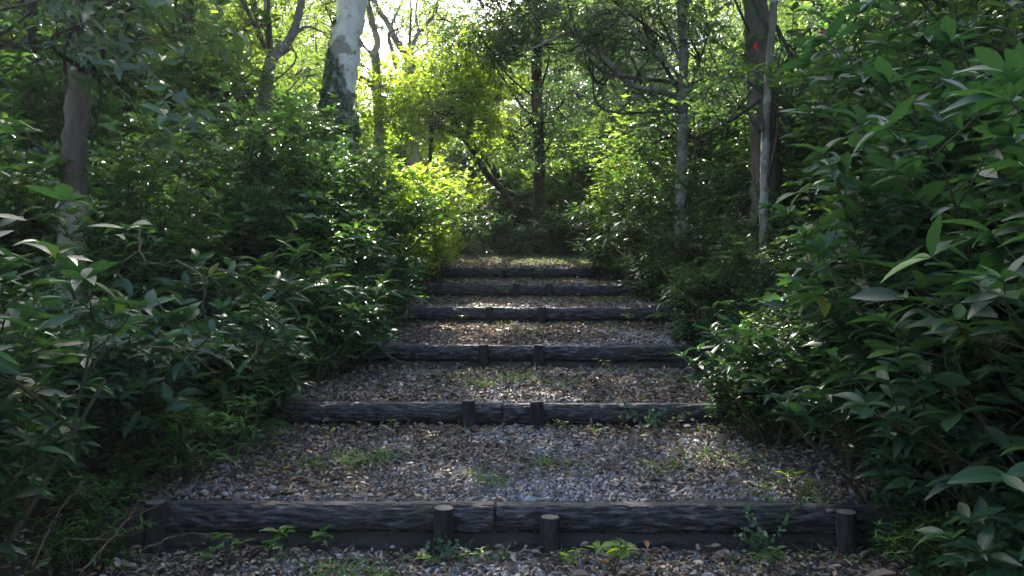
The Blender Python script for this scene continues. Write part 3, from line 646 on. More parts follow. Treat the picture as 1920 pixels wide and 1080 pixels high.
def crown_geo(lobes, spr, rng, dens=9, sc=1.0, gl=None, gs=None, org=(0, 0, 0)):
    gl = gl or Geo(); gs = gs or Geo()
    for (c, r) in lobes:
        c = np.array(c, float); r = np.array(r, float) if not np.isscalar(r) else np.array([r, r, r * .7])
        N = max(8, int(1.8 * dens * (r[0] * r[1] * r[2]) ** (2 / 3) * 4))
        u = nrm(rng.normal(0, 1, (N, 3))); t = rng.random(N) ** .55
        clump = .75 + .35 * np.sin(u[:, 0] * 5 + c[0]) * np.sin(u[:, 1] * 5 + c[1]) * 1
        pos = c + u * r * (t * clump)[:, None]
        keep = np.ones(N, bool)
        if any(org):                                       # openings cut into the crowns along the sun's direction, to light chosen spots
            for gpt, gr_ in GAPS:
                q = pos + np.array(org) - np.array(gpt); tt = q @ SV; keep &= ~((np.linalg.norm(q - tt[:, None] * SV, axis=1) < gr_ + .2) & (tt > 2.0))
            if keep.sum() < 8: keep[:] = True
        pos = pos[keep]; u = u[keep]; N = len(pos)
        if N < 2: continue
        d = u * (1, 1, .5) + rng.normal(0, .45, (N, 3)) + (0, 0, -.1)
        R = frames(d, np.tile([0, 0, 1.0], (N, 1)), rng, .3); s = sc * rng.uniform(.7, 1.3, N)
        w = rng.integers(0, len(SPR[spr]), N)
        for k, (sg, lg) in enumerate(SPR[spr]):
            m = w == k
            if m.sum(): inst(lg, pos[m], R[m], s[m], rng, gl); inst(sg, pos[m], R[m], s[m], rng, gs)
    return gl, gs
def trunk_geo(lines, rng, k=14, flare=False):
    g = Geo()
    for pts, r0, r1 in lines:
        n = max(8, len(pts) * 7); p = spline(pts, n)
        p[1:-1] += rng.normal(0, r0 * .06, (n - 2, 3))
        rr = np.linspace(r0, r1, n)
        if flare: rr = rr * (1 + .7 * np.exp(-np.linspace(0, 12, n)))
        rr[1:-1] *= 1 + rng.normal(0, .04, n - 2); g.merge(tube(p, rr, k, .045, rng, True))
    return g
def tree(name, label, trunk, limbs, lobes, bark='bark', leaf='crown', spr='c', dens=9, sc=1.0, seed=1, cat='tree', group=None, auto=0):
    """trunk/limbs: (list of world points, base radius, end radius); lobes: (centre, radius) of the crown's masses"""
    rng = np.random.default_rng(seed); base = np.array(trunk[0][0], float); base[2] = float(surf_z(base[0], base[1])) - .1
    pts0 = [base] + [np.array(q, float) for q in trunk[0][1:]]
    t = thing(name, tuple(base), label, cat, group)
    off = lambda L: [np.array(q, float) - base for q in L]
    r0, r1 = trunk[1], trunk[2]
    obj('trunk', trunk_geo([(off(pts0), r0, r1)], rng, 20, True).mesh('trunk', M[bark]), t)
    for (p, a, b) in limbs: obj('limb', trunk_geo([(off(p), a, b)], rng, 9).mesh('limb', M[bark]), t)
    if lobes:
        gl, gs = crown_geo([(np.array(c, float) - base, r) for c, r in lobes], spr, rng, dens, sc, org=tuple(base))
        # limbs running from the trunk into each mass of leaves
        tp = spline(off(pts0), 20)
        for c, r in lobes:
            c = np.array(c, float) - base; j = int(np.argmin(np.linalg.norm(tp - c + (0, 0, 1.2), axis=1)))
            mid = (tp[j] + c) / 2 + rng.normal(0, .25, 3); rr = min(.06, r1, .035 * float(np.max(r)))
            gs.merge(tube(spline([tp[j], mid, c], 10), np.linspace(rr, .012, 10), 6))
            for _ in range(4):
                e = c + nrm(rng.normal(0, 1, 3)) * (r if np.isscalar(r) else np.array(r)) * .75
                gs.merge(tube(spline([(mid + c) / 2, (mid + e) / 2 + rng.normal(0, .15, 3), e], 7), np.linspace(.022, .006, 7), 5))
        cr = obj('crown', gl.mesh('crown', M[leaf]), t); obj('twigs', gs.mesh('twigs', M['bark_dark' if bark != 'bark_grey' else 'bark']), cr)
    return t
def gp(x, y): return (x, y, float(surf_z(x, y)))
def B(px, D): return gp((px - 960) * D / FPX, D)

tree('tree', 'dark slim tree on the left with pale bark low on its trunk', ([B(126, 6.2), P(138, 400, 6.2), P(143, 250, 6.2), P(150, 100, 6.2), P(152, -80, 6.2), P(150, -500, 6.4)], .098, .078), [],
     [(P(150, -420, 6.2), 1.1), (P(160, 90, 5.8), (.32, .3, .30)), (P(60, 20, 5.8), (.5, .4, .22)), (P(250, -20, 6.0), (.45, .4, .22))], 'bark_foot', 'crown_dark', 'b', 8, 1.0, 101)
tree('tree', 'stout tree with mottled white bark', ([B(638, 15), P(637, 330, 15), P(636, 200, 15), P(648, 100, 15), P(662, 0, 15), P(690, -180, 15.2), P(720, -480, 15.5)], .33, .22),
     [([P(690, -160, 15.2), P(560, -330, 15), P(420, -480, 14.5)], .13, .05), ([P(700, -250, 15.2), P(860, -380, 14.6), P(980, -500, 14)], .12, .05)],
     [(P(420, -520, 14.4), 2.2), (P(700, -640, 14.5), 2.2), (P(740, -360, 14.8), 1.8), (P(950, -560, 13.5), 2.3), (P(560, -420, 12.5), 1.9), (P(820, -700, 11.5), 2.2)], 'bark_white', 'crown', 'c', 10, 1.1, 102)  # one lobe above the view is added to keep sun off the lowest tread
tree('tree', 'slim grey tree forking low, left of the stout white trunk', ([B(480, 14), P(485, 250, 14), P(497, 170, 14), P(508, 112, 14)], .12, .10),
     [([P(508, 112, 14), P(545, 70, 14), P(560, 25, 14), P(580, -60, 14), P(640, -300, 14)], .085, .05), ([P(508, 112, 14), P(503, 60, 14), P(497, 0, 13.9), P(480, -200, 13.8)], .05, .03), ([P(545, 70, 14), P(575, 50, 14), P(610, 62, 13.8)], .04, .015)],
     [(P(470, -60, 13.8), 1.1), (P(560, -240, 14), 1.5), (P(380, -150, 13.5), 1.4), (P(430, 40, 14.2), (.7, .6, .5)), (P(400, -30, 14.5), 1.1), (P(480, 30, 14.6), (.9, .7, .6)), (P(250, 60, 14), (1.1, .8, .8)), (P(300, 40, 15), 1.0), (P(535, 70, 15), (.6, .5, .5)), (P(560, 130, 15.5), (.6, .5, .5))], 'bark_grey', 'crown', 'c', 9, .95, 103)
tree('tree', 'pale branching tree standing in the bright sky gap', ([B(775, 20), P(774, 230, 20), P(772, 155, 20), P(767, 106, 20)], .16, .13),
     [([P(767, 106, 20), P(745, 80, 20), P(728, 45, 20), P(700, 0, 20), P(660, -90, 20)], .10, .05), ([P(767, 106, 20), P(785, 60, 20), P(815, 25, 20), P(825, -30, 20)], .06, .03), ([P(745, 130, 20.2), P(735, 95, 20.2), P(730, 60, 20.2), P(755, 0, 20.2)], .07, .03), ([P(785, 62, 20), P(780, 20, 20), P(790, -40, 20)], .035, .02)],
     [(P(690, -150, 20), 1.0), (P(845, 10, 20), (.8, .6, .6)), (P(800, 30, 20), (.4, .4, .3)), (P(735, 20, 20), (.5, .4, .4)), (P(800, 110, 20), (.6, .5, .35)), (P(860, 90, 20), (.5, .5, .4)), (P(690, 90, 20), (.45, .4, .3))], 'bark_grey', 'crown', 'c', 7, .9, 104)
tree('tree', 'crooked pale tree with sprawling low limbs, right of white trunk', ([B(715, 17), P(706, 130, 17), P(700, 105, 17), P(708, 80, 17), P(698, 40, 17), P(690, -10, 17), P(700, -120, 17)], .09, .05),
     [([P(640, 128, 17), P(672, 145, 17), P(700, 158, 17), P(726, 166, 17), P(757, 170, 17)], .07, .05), ([P(688, 150, 17), P(705, 175, 17), P(722, 186, 17), P(760, 200, 16.8), P(795, 210, 16.8)], .06, .05), ([P(600, 105, 17), P(620, 118, 17), P(645, 130, 17)], .05, .06)],
     [(P(640, -120, 17), 1.2), (P(590, -10, 16.5), (.7, .6, .5)), (P(745, -140, 17), 1.1), (P(610, 50, 17), (.5, .4, .4)), (P(700, 150, 17.5), (.4, .3, .25)), (P(600, 140, 17.5), (.6, .4, .4))], 'bark_grey', 'crown', 'c', 7, .9, 105)
tree('small_tree', 'umbrella-shaped small tree with a leaning dark trunk behind the landing', ([B(985, 18.8), P(950, 370, 18.3), P(912, 325, 17.9), P(895, 295, 17.6), P(872, 262, 17.3), P(835, 238, 17.2)], .085, .06),
     [([P(835, 238, 17.2), P(800, 215, 17.1), P(780, 190, 17)], .06, .03), ([P(872, 262, 17.3), P(880, 220, 17.4), P(870, 180, 17.4)], .05, .025)],
     [(P(835, 165, 17), (1.15, .9, .5)), (P(775, 205, 16.6), (1.0, .8, .45)), (P(900, 235, 16.8), (.7, .6, .3)), (P(700, 190, 17), (.6, .6, .4)), (P(860, 125, 17.4), (.8, .8, .4)), (P(895, 200, 17), (.8, .8, .35)), (P(830, 220, 16.4), (.9, .7, .35)), (P(735, 230, 16.6), (.6, .6, .35)), (P(900, 150, 17.2), (.7, .7, .35)), (P(800, 140, 17), (.7, .7, .35))], 'bark_dark', 'fresh', 'b', 20, .85, 106)
tree('sapling', 'thin upright dark sapling under the umbrella-shaped tree', ([B(806, 16.5), P(806, 330, 16.5), P(807, 270, 16.5), P(806, 215, 16.5)], .045, .03), [], [(P(810, 190, 16.4), (.5, .5, .3))], 'bark_dark', 'crown', 'c', 10, .8, 107)
tree('small_tree', 'thin dark tree leaning left against the slope behind the landing', ([B(965, 19.6), P(928, 325, 19), P(900, 285, 19), P(884, 250, 19), P(872, 225, 19)], .08, .05), [], [(P(860, 190, 19), (.8, .8, .5))], 'bark_dark', 'crown', 'c', 10, .8, 108)
tree('small_tree', 'leafy young tree closing the view to the right behind the landing', ([B(1150, 20.5), P(1150, 330, 20.5), P(1140, 240, 20.5)], .06, .04), [], [(P(950, 300, 20), (1.0, .6, .5)), (P(1050, 330, 19.6), (1.0, .6, .5)), (P(1080, 270, 20.5), (1.1, .7, .6)), (P(1180, 250, 20.5), (1.1, .7, .6)), (P(1170, 330, 20), (1., .6, .6)), (P(1000, 240, 21), (1, .7, .6))], 'bark_dark', 'glade', 'c', 10, .9, 117)
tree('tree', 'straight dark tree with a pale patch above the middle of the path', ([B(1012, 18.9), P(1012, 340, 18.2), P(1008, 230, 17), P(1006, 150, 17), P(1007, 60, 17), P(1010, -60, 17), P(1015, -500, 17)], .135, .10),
     [([P(1008, 20, 17), P(960, -20, 16.6), P(900, -60, 16)], .05, .03)],
     [(P(960, 20, 16.2), (1.3, .8, .7)), (P(1010, 60, 16.2), (.9, .7, .6)), (P(900, 60, 16.4), (.7, .7, .45)), (P(1000, -130, 15.5), 1.7), (P(880, -120, 15.5), 1.5), (P(920, 110, 16.8), (.9, .8, .45)), (P(1010, -560, 11), 1.9), (P(980, 210, 16.6), (.9, .5, .5)), (P(1030, 270, 16.6), (.8, .5, .5)), (P(960, 260, 16.8), (.7, .6, .5)), (P(1060, 180, 17.4), (.8, .6, .5))], 'bark', 'crown_dark', 's', 19, 1.0, 109)
tree('tree', 'twin-stemmed grey tree in the sunny clearing', ([B(1112, 24), P(1112, 240, 24), P(1112, 160, 24), P(1116, 60, 24), P(1120, -80, 24)], .13, .09), [([P(1118, 290, 24), P(1120, 210, 24), P(1119, 140, 24), P(1108, 40, 24)], .08, .05)],
     [(P(1120, 10, 24), 1.8), (P(1060, 60, 25), 1.5), (P(1190, 40, 25), 1.5)], 'bark_grey', 'crown', 'c', 7, 1.0, 110)
tree('tree', 'slender grey tree with a long arching limb over the path', ([B(1280, 11.5), P(1278, 340, 11.5), P(1281, 250, 11.5), P(1280, 170, 11.5), P(1282, 80, 11.5), P(1276, -30, 11.5), P(1270, -450, 11.3)], .082, .055),
     [([P(1280, 185, 11.5), P(1240, 172, 11.5), P(1185, 160, 11.6), P(1150, 125, 11.8), P(1105, 82, 12), P(1062, 62, 12)], .05, .025), ([P(1062, 62, 12), P(1030, 76, 12), P(995, 90, 12), P(960, 84, 12)], .022, .008),
      ([P(1276, 150, 11.5), P(1258, 125, 11.4), P(1215, 85, 11.3), P(1180, 45, 11.2), P(1163, -10, 11.2)], .028, .012), ([P(1276, 110, 11.5), P(1255, 70, 11.6), P(1235, 20, 11.6), P(1225, -40, 11.6)], .03, .015), ([P(1063, 62, 12), P(1052, 30, 12), P(1040, -30, 12)], .02, .008)],
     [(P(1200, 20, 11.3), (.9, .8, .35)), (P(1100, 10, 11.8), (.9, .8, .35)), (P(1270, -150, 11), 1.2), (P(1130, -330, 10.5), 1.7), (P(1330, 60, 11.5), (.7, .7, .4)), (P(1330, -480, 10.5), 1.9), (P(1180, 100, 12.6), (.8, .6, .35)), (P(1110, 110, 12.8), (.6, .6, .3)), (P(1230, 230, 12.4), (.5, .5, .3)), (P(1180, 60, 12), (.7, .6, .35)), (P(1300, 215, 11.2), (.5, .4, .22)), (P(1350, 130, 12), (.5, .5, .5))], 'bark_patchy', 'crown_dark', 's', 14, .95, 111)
tree('tree', 'thick brown tree behind the thin pale stem on the right', ([B(1440, 9), P(1437, 400, 9), P(1432, 250, 9), P(1424, 120, 9), P(1416, 0, 9), P(1410, -150, 9), P(1400, -500, 9)], .165, .115), [],
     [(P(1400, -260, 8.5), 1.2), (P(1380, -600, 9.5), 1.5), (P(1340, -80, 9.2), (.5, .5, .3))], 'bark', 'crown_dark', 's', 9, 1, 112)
tree('sapling', 'thin pale greenish stem in front of the thick brown trunk', ([B(1431, 7.8), P(1432, 420, 7.8), P(1434, 300, 7.8), P(1437, 200, 7.8), P(1446, 80, 7.8), P(1450, 0, 7.8), P(1452, -250, 7.8)], .042, .034), [],
     [(P(1470, -160, 7.8), .7), (P(1500, 110, 7.9), (.35, .3, .12)), (P(1400, 150, 7.8), (.4, .3, .12))], 'bark_patchy', 'crown_dark', 's', 9, .9, 113)
tree('tree', 'dark trunk at the upper right behind the broad-leaved shrubs', ([B(1800, 8), P(1802, 200, 8), P(1806, 100, 8), P(1800, 0, 8), P(1795, -400, 8)], .12, .09), [], [(P(1800, -150, 8), 1.1), (P(1650, -40, 8.4), (.8, .6, .4)), (P(1880, 20, 8.3), (.6, .6, .4))], 'bark_dark', 'crown_dark', 's', 9, 1, 114)
tree('tree', 'dark slender tree at the far left edge', ([B(45, 9.5), P(50, 300, 9.5), P(58, 150, 9.5), P(60, 0, 9.5), P(70, -300, 9.5)], .07, .05), [], [(P(60, -60, 9.5), 1.0), (P(20, 60, 9.8), (.7, .6, .5)), (P(230, 10, 10), (.9, .7, .5))], 'bark_dark', 'crown_dark', 'c', 9, 1, 115)
tree('tree', 'dim dark trunk between the pale-banded tree and the forked grey tree', ([B(352, 13), P(352, 200, 13), P(352, 80, 13), P(354, 0, 13), P(350, -300, 13)], .1, .08), [], [(P(340, -90, 13), 1.4), (P(240, 20, 13.5), 1.1), (P(420, 120, 13), (.9, .7, .7)), (P(290, 130, 13), (1.0, .8, .6))], 'bark_dark', 'crown', 'c', 9, 1, 116)

# ivy on the white trunk
def ivy():
    rng = np.random.default_rng(5); n = 3200
    t = rng.random(n); py = 250 - 210 * (t ** 1.5); D = 15; R = .345 - .0005 * (330 - py)
    cx = np.interp(py, [0, 100, 200, 340], [662, 648, 636, 637]); width = np.interp(py, [40, 120, 170, 230, 260], [.3, .8, 1.5, 3.0, 3.6])
    ang = np.pi * 1.05 + rng.normal(0, 1, n) * width * .5      # round the trunk from its left side
    c = np.stack([(cx - 960) * D / FPX, np.full(n, D), EYE - (py - 540) * D / FPX], -1)
    o_ = np.stack([np.cos(ang), np.sin(ang), np.zeros(n)], -1)
    pos = c + o_ * (R + .03 + .02 * rng.random(n))[:, None]
    d = o_ * .5 + np.stack([rng.normal(0, .4, n), rng.normal(0, .4, n), -.8 + rng.normal(0, .3, n)], -1)
    base = np.array(B(633, 14.85)); g = Geo()
    Rm = frames(d, o_.copy(), rng, .3); size = .10 * rng.uniform(.6, 1.3, n); V, F, C = TPL['ivy'][0]
    vv = np.einsum('vi,nij->nvj', V, Rm * size[:, None, None]) + (pos - base)[:, None]; cc = np.broadcast_to(C, (n,) + C.shape).copy(); cc[:, :, 0] = rng.random(n)[:, None]
    g.add(vv.reshape(-1, 3), (F[None] + (np.arange(n) * len(V))[:, None, None]).reshape(-1, 4), cc.reshape(-1, 4))
    s = Geo()
    for px0, a in ((628, 3.2), (634, 3.9), (626, 2.8)):
        p = []
        for py in (330, 250, 180, 110, 60):
            cx_ = np.interp(py, [0, 100, 200, 340], [662, 648, 636, 637]); aa = a + rng.normal(0, .15)
            q = P(cx_, py, D); R_ = .375 - .0005 * (330 - py); p.append(q + np.array([math.cos(aa), math.sin(aa), 0]) * R_ - base)
        s.merge(tube(spline(p, 24), np.linspace(.014, .006, 24), 5))
    t_ = thing('ivy', tuple(base), 'green ivy climbing the left side of the mottled white trunk', 'ivy'); obj('stem', s.mesh('stem', M['stem']), t_); obj('foliage', g.mesh('foliage', M['ivy']), t_)
ivy()

# background trees: a few built, then copied
RNG = np.random.default_rng(33)
bgp = []
for s in range(5):
    rng = np.random.default_rng(200 + s); h = 7.5
    t = thing('forest_tree', (0, 0, 0), '', 'tree'); 
    tp = [np.array((0, 0, -.3)), np.array((rng.normal(0, .2), rng.normal(0, .2), 2.5)), np.array((rng.normal(0, .4), rng.normal(0, .4), 5)), np.array((rng.normal(0, .6), rng.normal(0, .5), h))]
    obj('trunk', trunk_geo([(tp, .16, .05)], rng, 10).mesh('trunk', M['bark' if s % 2 else 'bark_grey']), t)
    lobes = [((rng.normal(0, 1.3), rng.normal(0, 1.2), z + rng.normal(0, .3)), rng.uniform(.9, 1.5)) for z in np.linspace(1.4, h, 10)]
    gl, gs = crown_geo(lobes, 'c', rng, 9, 1.25)
    for c, r in lobes:
        c = np.array(c); a = np.array([np.interp(max(c[2] - .8, 0), [q[2] for q in tp], [q[k] for q in tp]) for k in range(3)])
        gs.merge(tube(spline([a, (a + c) / 2 + rng.normal(0, .2, 3), c], 8), np.linspace(.05, .012, 8), 5))
    cr = obj('crown', gl.mesh('crown', M['crown' if s < 3 else 'crown_dark']), t); obj('twigs', gs.mesh('twigs', M['bark']), cr)
    bgp.append(t)
BG = []
def gapped(x, y, h):      # keep the bright gap open: between px 560 and 890 nothing tall
    px = 960 + x / y * FPX
    return 600 < px < 880
for (D, x0, x1, n, s0) in ((25, -16, 17, 11, .8), (31, -21, 22, 13, 1.0), (39, -27, 28, 14, 1.25)):
    for j, x in enumerate(np.linspace(x0, x1, n)):
        x = x + RNG.normal(0, .5); y = D + RNG.uniform(-2, 2); s = s0 * RNG.uniform(.85, 1.2)
        if gapped(x, y, 0): s = min(s, s0 * .38)
        BG.append((x, y, s))
for (x, y, s) in ((-7.6, 11.5, .75), (-9, 8.5, .8), (-8.0, 16.5, .8), (-11, 14, .9), (7.6, 10.5, .72), (8.4, 15, .85), (6.2, 18.5, .7), (10.5, 12, .9), (-6.3, 19.5, .65), (3.6, 20.5, .55), (9.5, 19.5, .8), (5.2, 23, .75), (1.6, 23.5, .6), (-1.0, 23.5, .5), (-3.2, 24, .55), (3.2, 26, .8), (7.2, 24.5, .85)): BG.append((x, y, s))
BG.sort(key=lambda t: t[0] / t[1])
for j, (x, y, s) in enumerate(BG):
    lab = f'leafy distant tree, {ORD[j + 1]} from the left among the background trees'
    z = float(surf_z(x, y)); src = bgp[(j * 3) % 5]
    if not src.get('label'):
        src['label'] = lab; src['group'] = 'background forest trees'; src.location = (x, y, z); src.scale = (s, s, s); src.rotation_euler = (0, 0, rz())
    else: dup(src, (x, y, z), rz(), s, lab, 'background forest trees')

RNG = np.random.default_rng(44)
# ---------------------------------------------------------------- ferns, seedlings, twigs, flowers
def fern_mesh(seed, nf=7, L=.45):
    rng = np.random.default_rng(seed); g = Geo(); s = Geo()
    for i in range(nf):
        a = 2 * np.pi * i / nf + rng.normal(0, .2); l = L * rng.uniform(.8, 1.1)
        pts = spline([(0, 0, 0), (math.cos(a) * l * .4, math.sin(a) * l * .4, l * .42), (math.cos(a) * l * .95, math.sin(a) * l * .95, l * .25)], 26)
        s.merge(tube(pts, np.linspace(.003, .001, 26), 4)); tn = nrm(np.gradient(pts, axis=0)); sd = nrm(np.cross(tn, (0, 0, 1.0)))
        for sgn in (-1, 1):
            k = slice(4, 26); t = np.linspace(.2, 1, 22); g.merge(leaves(pts[k], sd[k] * sgn + tn[k] * .35, l * .30 * np.sin(np.pi * (t * .86 + .12)) + .01, 'fernlet', rng, roll=.08))
    return s.mesh('fern_stem', M['fern']), g.mesh('frond', M['fern'])
fm = [fern_mesh(1), fern_mesh(2, 9, .5)]
fr = {}
for k, (x, y, s, lab) in enumerate([(-1.95, 7.3, 1.0, 'small green fern under the bank plants left of the third step'), (-1.9, 5.85, .8, 'little fern at the left path edge near the second step'), (.8, 17.8, 1.3, 'feathery fern at the back of the top landing, right of centre'),
                                    (-.2, 18.2, 1.2, 'feathery fern at the back of the top landing, nearer the middle'), (1.6, 18.6, 1.3, 'feathery fern on the slope to the right of the other landing ferns'), (1.95, 9.8, .9, 'small fern at the right path edge by the fourth step end post')]):
    v = k % 2
    if v not in fr:
        t = thing('fern', (x, y, float(surf_z(x, y))), lab, 'fern', 'ferns along the path', rz(), s); obj('stem', fm[v][0], t); obj('frond', fm[v][1], t); fr[v] = t
    else: dup(fr[v], (x, y, float(surf_z(x, y))), rz(), s, lab)
def seedling_mesh(seed, H=.16, n=6, size=.075, mat='fresh', kind='small'):
    rng = np.random.default_rng(seed); s = Geo(); pos, d = [], []
    for q in range(rng.integers(2, 4)):
        a = rng.uniform(0, 6.28); tip = np.array([math.cos(a) * H * .45, math.sin(a) * H * .45, H * rng.uniform(.7, 1)]); pts = spline([(0, 0, -.02), tip * (.3, .3, .6), tip], 8); s.merge(tube(pts, np.linspace(.0028, .0015, 8), 4))
        for j in range(n):
            b = j * 2.4; pos.append(pts[-1 - (j // 3) * 2]); d.append((math.cos(b), math.sin(b), rng.uniform(.0, .6)))
    return s.mesh('seedling_stem', M['stem']), leaves(np.array(pos), np.array(d), size * rng.uniform(.6, 1.15, len(pos)), kind, rng).mesh('seedling_leaves', M[mat])
SD = [(545, 4.12, .2, 'sasa', 'bright seedling in front of the lowest log, midway along its left half'), (618, 4.14, .15, 'sasa', 'small seedling touching the lowest log, right of the brighter one'), (430, 4.05, .14, 'sasa', 'low sprout under the left end of the lowest log'),
      (380, 3.95, .12, 'sasa', 'leafy weed in the litter by the far left post'), (505, 4.08, .12, 'sasa', 'tiny three-leaved weed below the lowest log on the left'), (888, 4.0, .1, 'fresh', 'single upright light green sprout just right of the creeper-covered post'),
      (785, 4.0, .07, 'pale', 'pale yellow sprout left of the creeper-covered post'), (1150, 3.85, .19, 'fresh', 'bright green seedling with toothed leaves in front of the lowest log on the right'), (1085, 3.9, .11, 'fresh', 'little green sprout between the right middle post and the bright seedling'),
      (1440, 3.9, .12, 'sasa', 'small green plant at the foot of the lowest step on the right'), (735, 6.02, .1, 'sasa', 'small weed against the second step log left of its posts'), (1050, 6.02, .09, 'sasa', 'small weed right beside the right post of the second step'),
      (1130, 8.0 - .2, .12, 'lance', 'small weed leaning on the third step log right of centre'), (870, 10 - .2, .13, 'lance', 'white-green weed below the fourth step log left of its posts'), (1000, 14 - .25, .2, 'lance', 'young plant in front of the topmost log near its middle'),
      (945, 11.8, .16, 'lance', 'young plant in front of the fifth step log left of its posts'), (1490, 4.5, .12, 'fresh', 'green sprout behind the right end of the lowest log'), (1180, 9.8, .14, 'lance', 'small plant in front of the fourth step log on the right')]
for k, (px, y, H, mt, lab) in enumerate(SD):
    x = (px - 960) * y / FPX; a, b = seedling_mesh(300 + k, H, 5, H * .5, mt)
    t = thing('seedling', (x, y, float(surf_z(x, y))), lab, 'seedling', 'seedlings sprouting by the logs', rz()); obj('stem', a, t); obj('foliage', b, t)
# creeper over the first post and log
def creeper(px, D, spread, label, n=120, seed=9, zl=.22):
    rng = np.random.default_rng(seed); x0 = (px - 960) * D / FPX; base = np.array([x0, D, float(surf_z(x0, D))]); s = Geo(); pos = []
    for q in range(6):
        e = np.array([rng.normal(0, spread), .02 + rng.normal(0, .015), zl * rng.uniform(.4, 1)]); pts = spline([(rng.normal(0, spread * .4), 0, -.01), e * (.3, .5, .5), e], 12); s.merge(tube(pts, .0018, 4)); pos += [pts[i] + rng.normal(0, .01, 3) for i in rng.integers(0, 12, n // 6)]
    pos = np.array(pos); d = np.stack([rng.normal(0, .6, len(pos)), -np.abs(rng.normal(.4, .4, len(pos))), rng.normal(-.2, .4, len(pos))], -1)
    t = thing('creeper', tuple(base), label, 'creeper'); obj('stem', s.mesh('stem', M['stem']), t); obj('foliage', leaves(pos, d, .022 * rng.uniform(.7, 1.4, len(pos)), 'ivy', rng, up=(0, -1, .5)).mesh('foliage', M['ivy']), t)
creeper(838, 4.08, .06, 'tiny-leaved creeper clinging to the left middle post of the lowest step', 110, 9, .16)
creeper(1440, 4.12, .10, 'small-leaved creeper spilling over the right part of the lowest log', 260, 10, .3)
creeper(1225, 6.03, .16, 'small-leaved creeper over the right end of the second step log', 220, 11, .2)
# dry twigs
TW = [([(270, 1030, 3.9), (330, 1005, 3.9), (400, 1000, 3.95)], .006, 'bent pale dry twig in the litter left of the lowest step'), ([(60, 1060, 3.2), (110, 960, 3.3), (160, 900, 3.4)], .005, 'pale dry stalk rising at the lower left corner'),
      ([(330, 900, 4.7), (390, 862, 4.8), (455, 830, 4.9)], .005, 'thin straight dry stick lying at the left path edge'), ([(700, 640, 7.6), (735, 672, 7.5), (775, 690, 7.4)], .008, 'dry branch poking out over the third step from the left'),
      ([(690, 655, 7.6), (715, 650, 7.6), (745, 690, 7.5)], .006, 'crooked thin twig crossing the dry branch left of the third step'), ([(268, 405, 4.6), (262, 470, 4.6), (285, 495, 4.6), (330, 488, 4.6)], .007, 'hooked bare brown stem among the left bank leaves'),
      ([(330, 488, 4.6), (375, 515, 4.5), (382, 545, 4.5), (376, 600, 4.5)], .005, 'thin bare twig bending down from the hooked stem'), ([(270, 650, 3.4), (340, 653, 3.4), (385, 660, 3.4), (420, 672, 3.35), (428, 660, 3.3)], .004, 'thin pale tendril curling out over the left leaves'),
      ([(1340, 850, 4.6), (1440, 890, 4.4), (1540, 925, 4.35)], .005, 'dry stalk lying along the right path edge above the lowest log'), ([(1290, 820, 5.2), (1350, 828, 5.1), (1400, 846, 5.0)], .004, 'short pale stick at the right edge of the lowest tread'),
      ([(150, 1075, 3.4), (230, 985, 3.6), (262, 940, 3.7)], .005, 'pale forked stick leaning left of the far left post'), ([(120, 1010, 3.5), (200, 1010, 3.6), (262, 985, 3.7)], .004, 'thin twig lying across the lower left brush')]
for (pp, r, lab) in TW:
    pts = []
    for (a, b, c) in pp:
        q = P(a, b, c); q[2] = max(q[2], float(surf_z(q[0], q[1])) + r); pts.append(q)
    base = pts[0].copy(); rng = np.random.default_rng(len(lab)); p = spline([q - base for q in pts], 22); p[1:] += rng.normal(0, r * .5, (21, 3))
    g = tube(p, np.linspace(r, r * .45, 22), 6)
    for j in (7, 13, 17):
        d = nrm(p[j + 1] - p[j - 1]) + rng.normal(0, .6, 3); g.merge(tube(spline([p[j], p[j] + d * r * 14, p[j] + (d + rng.normal(0, .4, 3)) * r * 24], 6), np.linspace(r * .5, r * .2, 6), 5))
    o = obj('twig', g.mesh('twig', M['twig']), None, tuple(base)); setp(o, lab, 'twig', 'dry twigs beside the path')
# two red blossoms in the upper right shrubs
for (px, py, D, lab) in ((1417, 88, 7.4, 'red blossom hanging before the thick brown trunk'), (1543, 62, 6.3, 'red blossom in the small-leaved shrub right of the trunks')):
    q = P(px, py, D); rng = np.random.default_rng(px); g = Geo(); n = 9; a = np.arange(n) * 2 * np.pi / 5 * .98
    d = np.stack([np.cos(a), -.4 + rng.normal(0, .2, n), np.sin(a) * .9 - .2], -1); g.merge(leaves(np.zeros((n, 3)) + rng.normal(0, .004, (n, 3)), d, .03, 'petal', rng, roll=.5))
    t = thing('blossom', tuple(q), lab, 'blossom', 'red blossoms'); obj('petals', g.mesh('petals', M['red']), t); obj('stem', tube(spline([(0, .01, 0), (.01, .07, .07), (.03, .16, .10)], 8), .003, 5).mesh('stem', M['stem']), t)
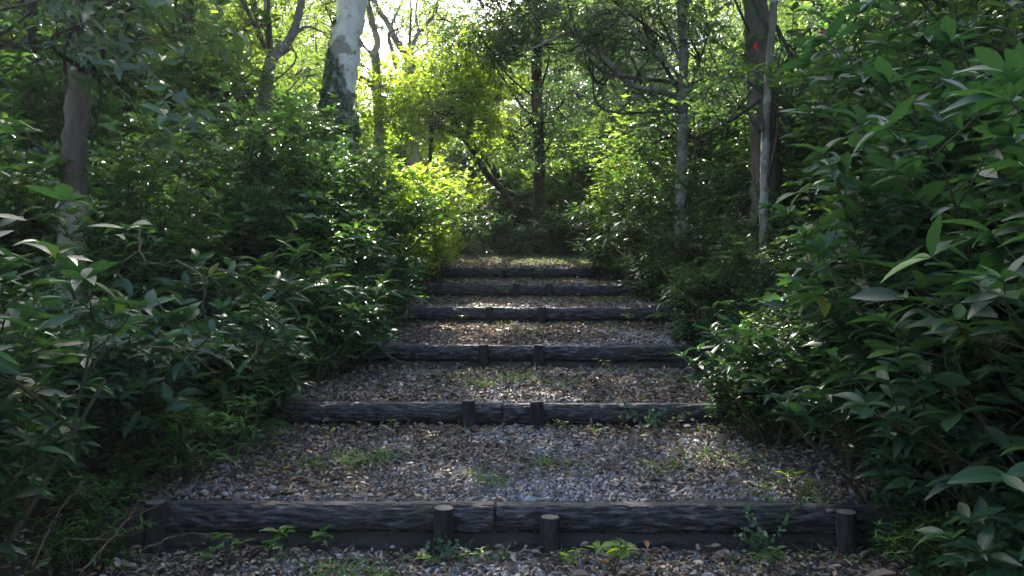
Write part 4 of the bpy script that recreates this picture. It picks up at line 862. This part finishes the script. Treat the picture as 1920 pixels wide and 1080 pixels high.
# single coloured fallen leaves
for (px, y, mt, s, lab) in ((1232, 6.45, 'orange', .05, 'orange fallen leaf at the right of the second tread'), (530, 4.9, 'orange', .055, 'orange-brown fallen leaf on the left of the lowest tread'), (1087, 10.35 + .6, 'orange', .11, 'yellow-orange fallen leaf on the fourth tread'),
                            (738, 5.75, 'pale', .05, 'yellow-green fallen leaf below the second step'), (1200, 5.75, 'pale', .06, 'pale curled fallen leaf on the right below the second step'), (1065, 3.75, 'litter', .12, 'large brown fallen leaf in front of the right middle post'), (1620, 3.75, 'litter', .14, 'long pale dry leaf at the lower right beside the step')):
    x = (px - 960) * y / FPX; rng = np.random.default_rng(px); g = leaves(np.zeros((1, 3)), np.array([[.9, -.3, .15]]), s, 'dead', rng, roll=.3, rnd=np.array([.6]))
    o = obj('fallen_leaf', g.mesh('fallen_leaf', M[mt]), None, (x, y, float(surf_z(x, y)) + .035)); setp(o, lab, 'leaf', 'single fallen leaves')
# the red leaf cluster in the sunny shrub
x, y = P(812, 500, 11.7)[:2]; rng = np.random.default_rng(3)
a, b = seedling_mesh(77, .34, 5, .13, 'redleaf', 'lance'); t = thing('red_leaved_plant', (x, y, float(surf_z(x, y))), 'small plant with orange-red leaves under the sunlit shrub', 'plant'); obj('stem', a, t); obj('foliage', b, t)

# haze: thin volume added for the veil of glow near the sky gap
bm_v = [(x, y, z) for x in (-330, 330) for y in (-90, 450) for z in (-4.5, 26)]
hz = Geo().add(np.array(bm_v, float), [(0, 1, 3, 2), (4, 6, 7, 5), (0, 4, 5, 1), (2, 3, 7, 6), (0, 2, 6, 4), (1, 5, 7, 3)])
hm = bpy.data.materials.new('veil_haze'); hm.use_nodes = True; ht = hm.node_tree; ht.nodes.clear()
pv = ht.nodes.new('ShaderNodeVolumePrincipled'); pv.inputs['Density'].default_value = .0009; pv.inputs['Color'].default_value = (.86, .93, 1, 1); pv.inputs['Anisotropy'].default_value = .5
ho = ht.nodes.new('ShaderNodeOutputMaterial'); ht.links.new(pv.outputs[0], ho.inputs['Volume'])
setp(obj('haze', hz.mesh('haze', hm, False)), 'thin pale haze added for the veiling glow between the trees', None, None, 'stuff')
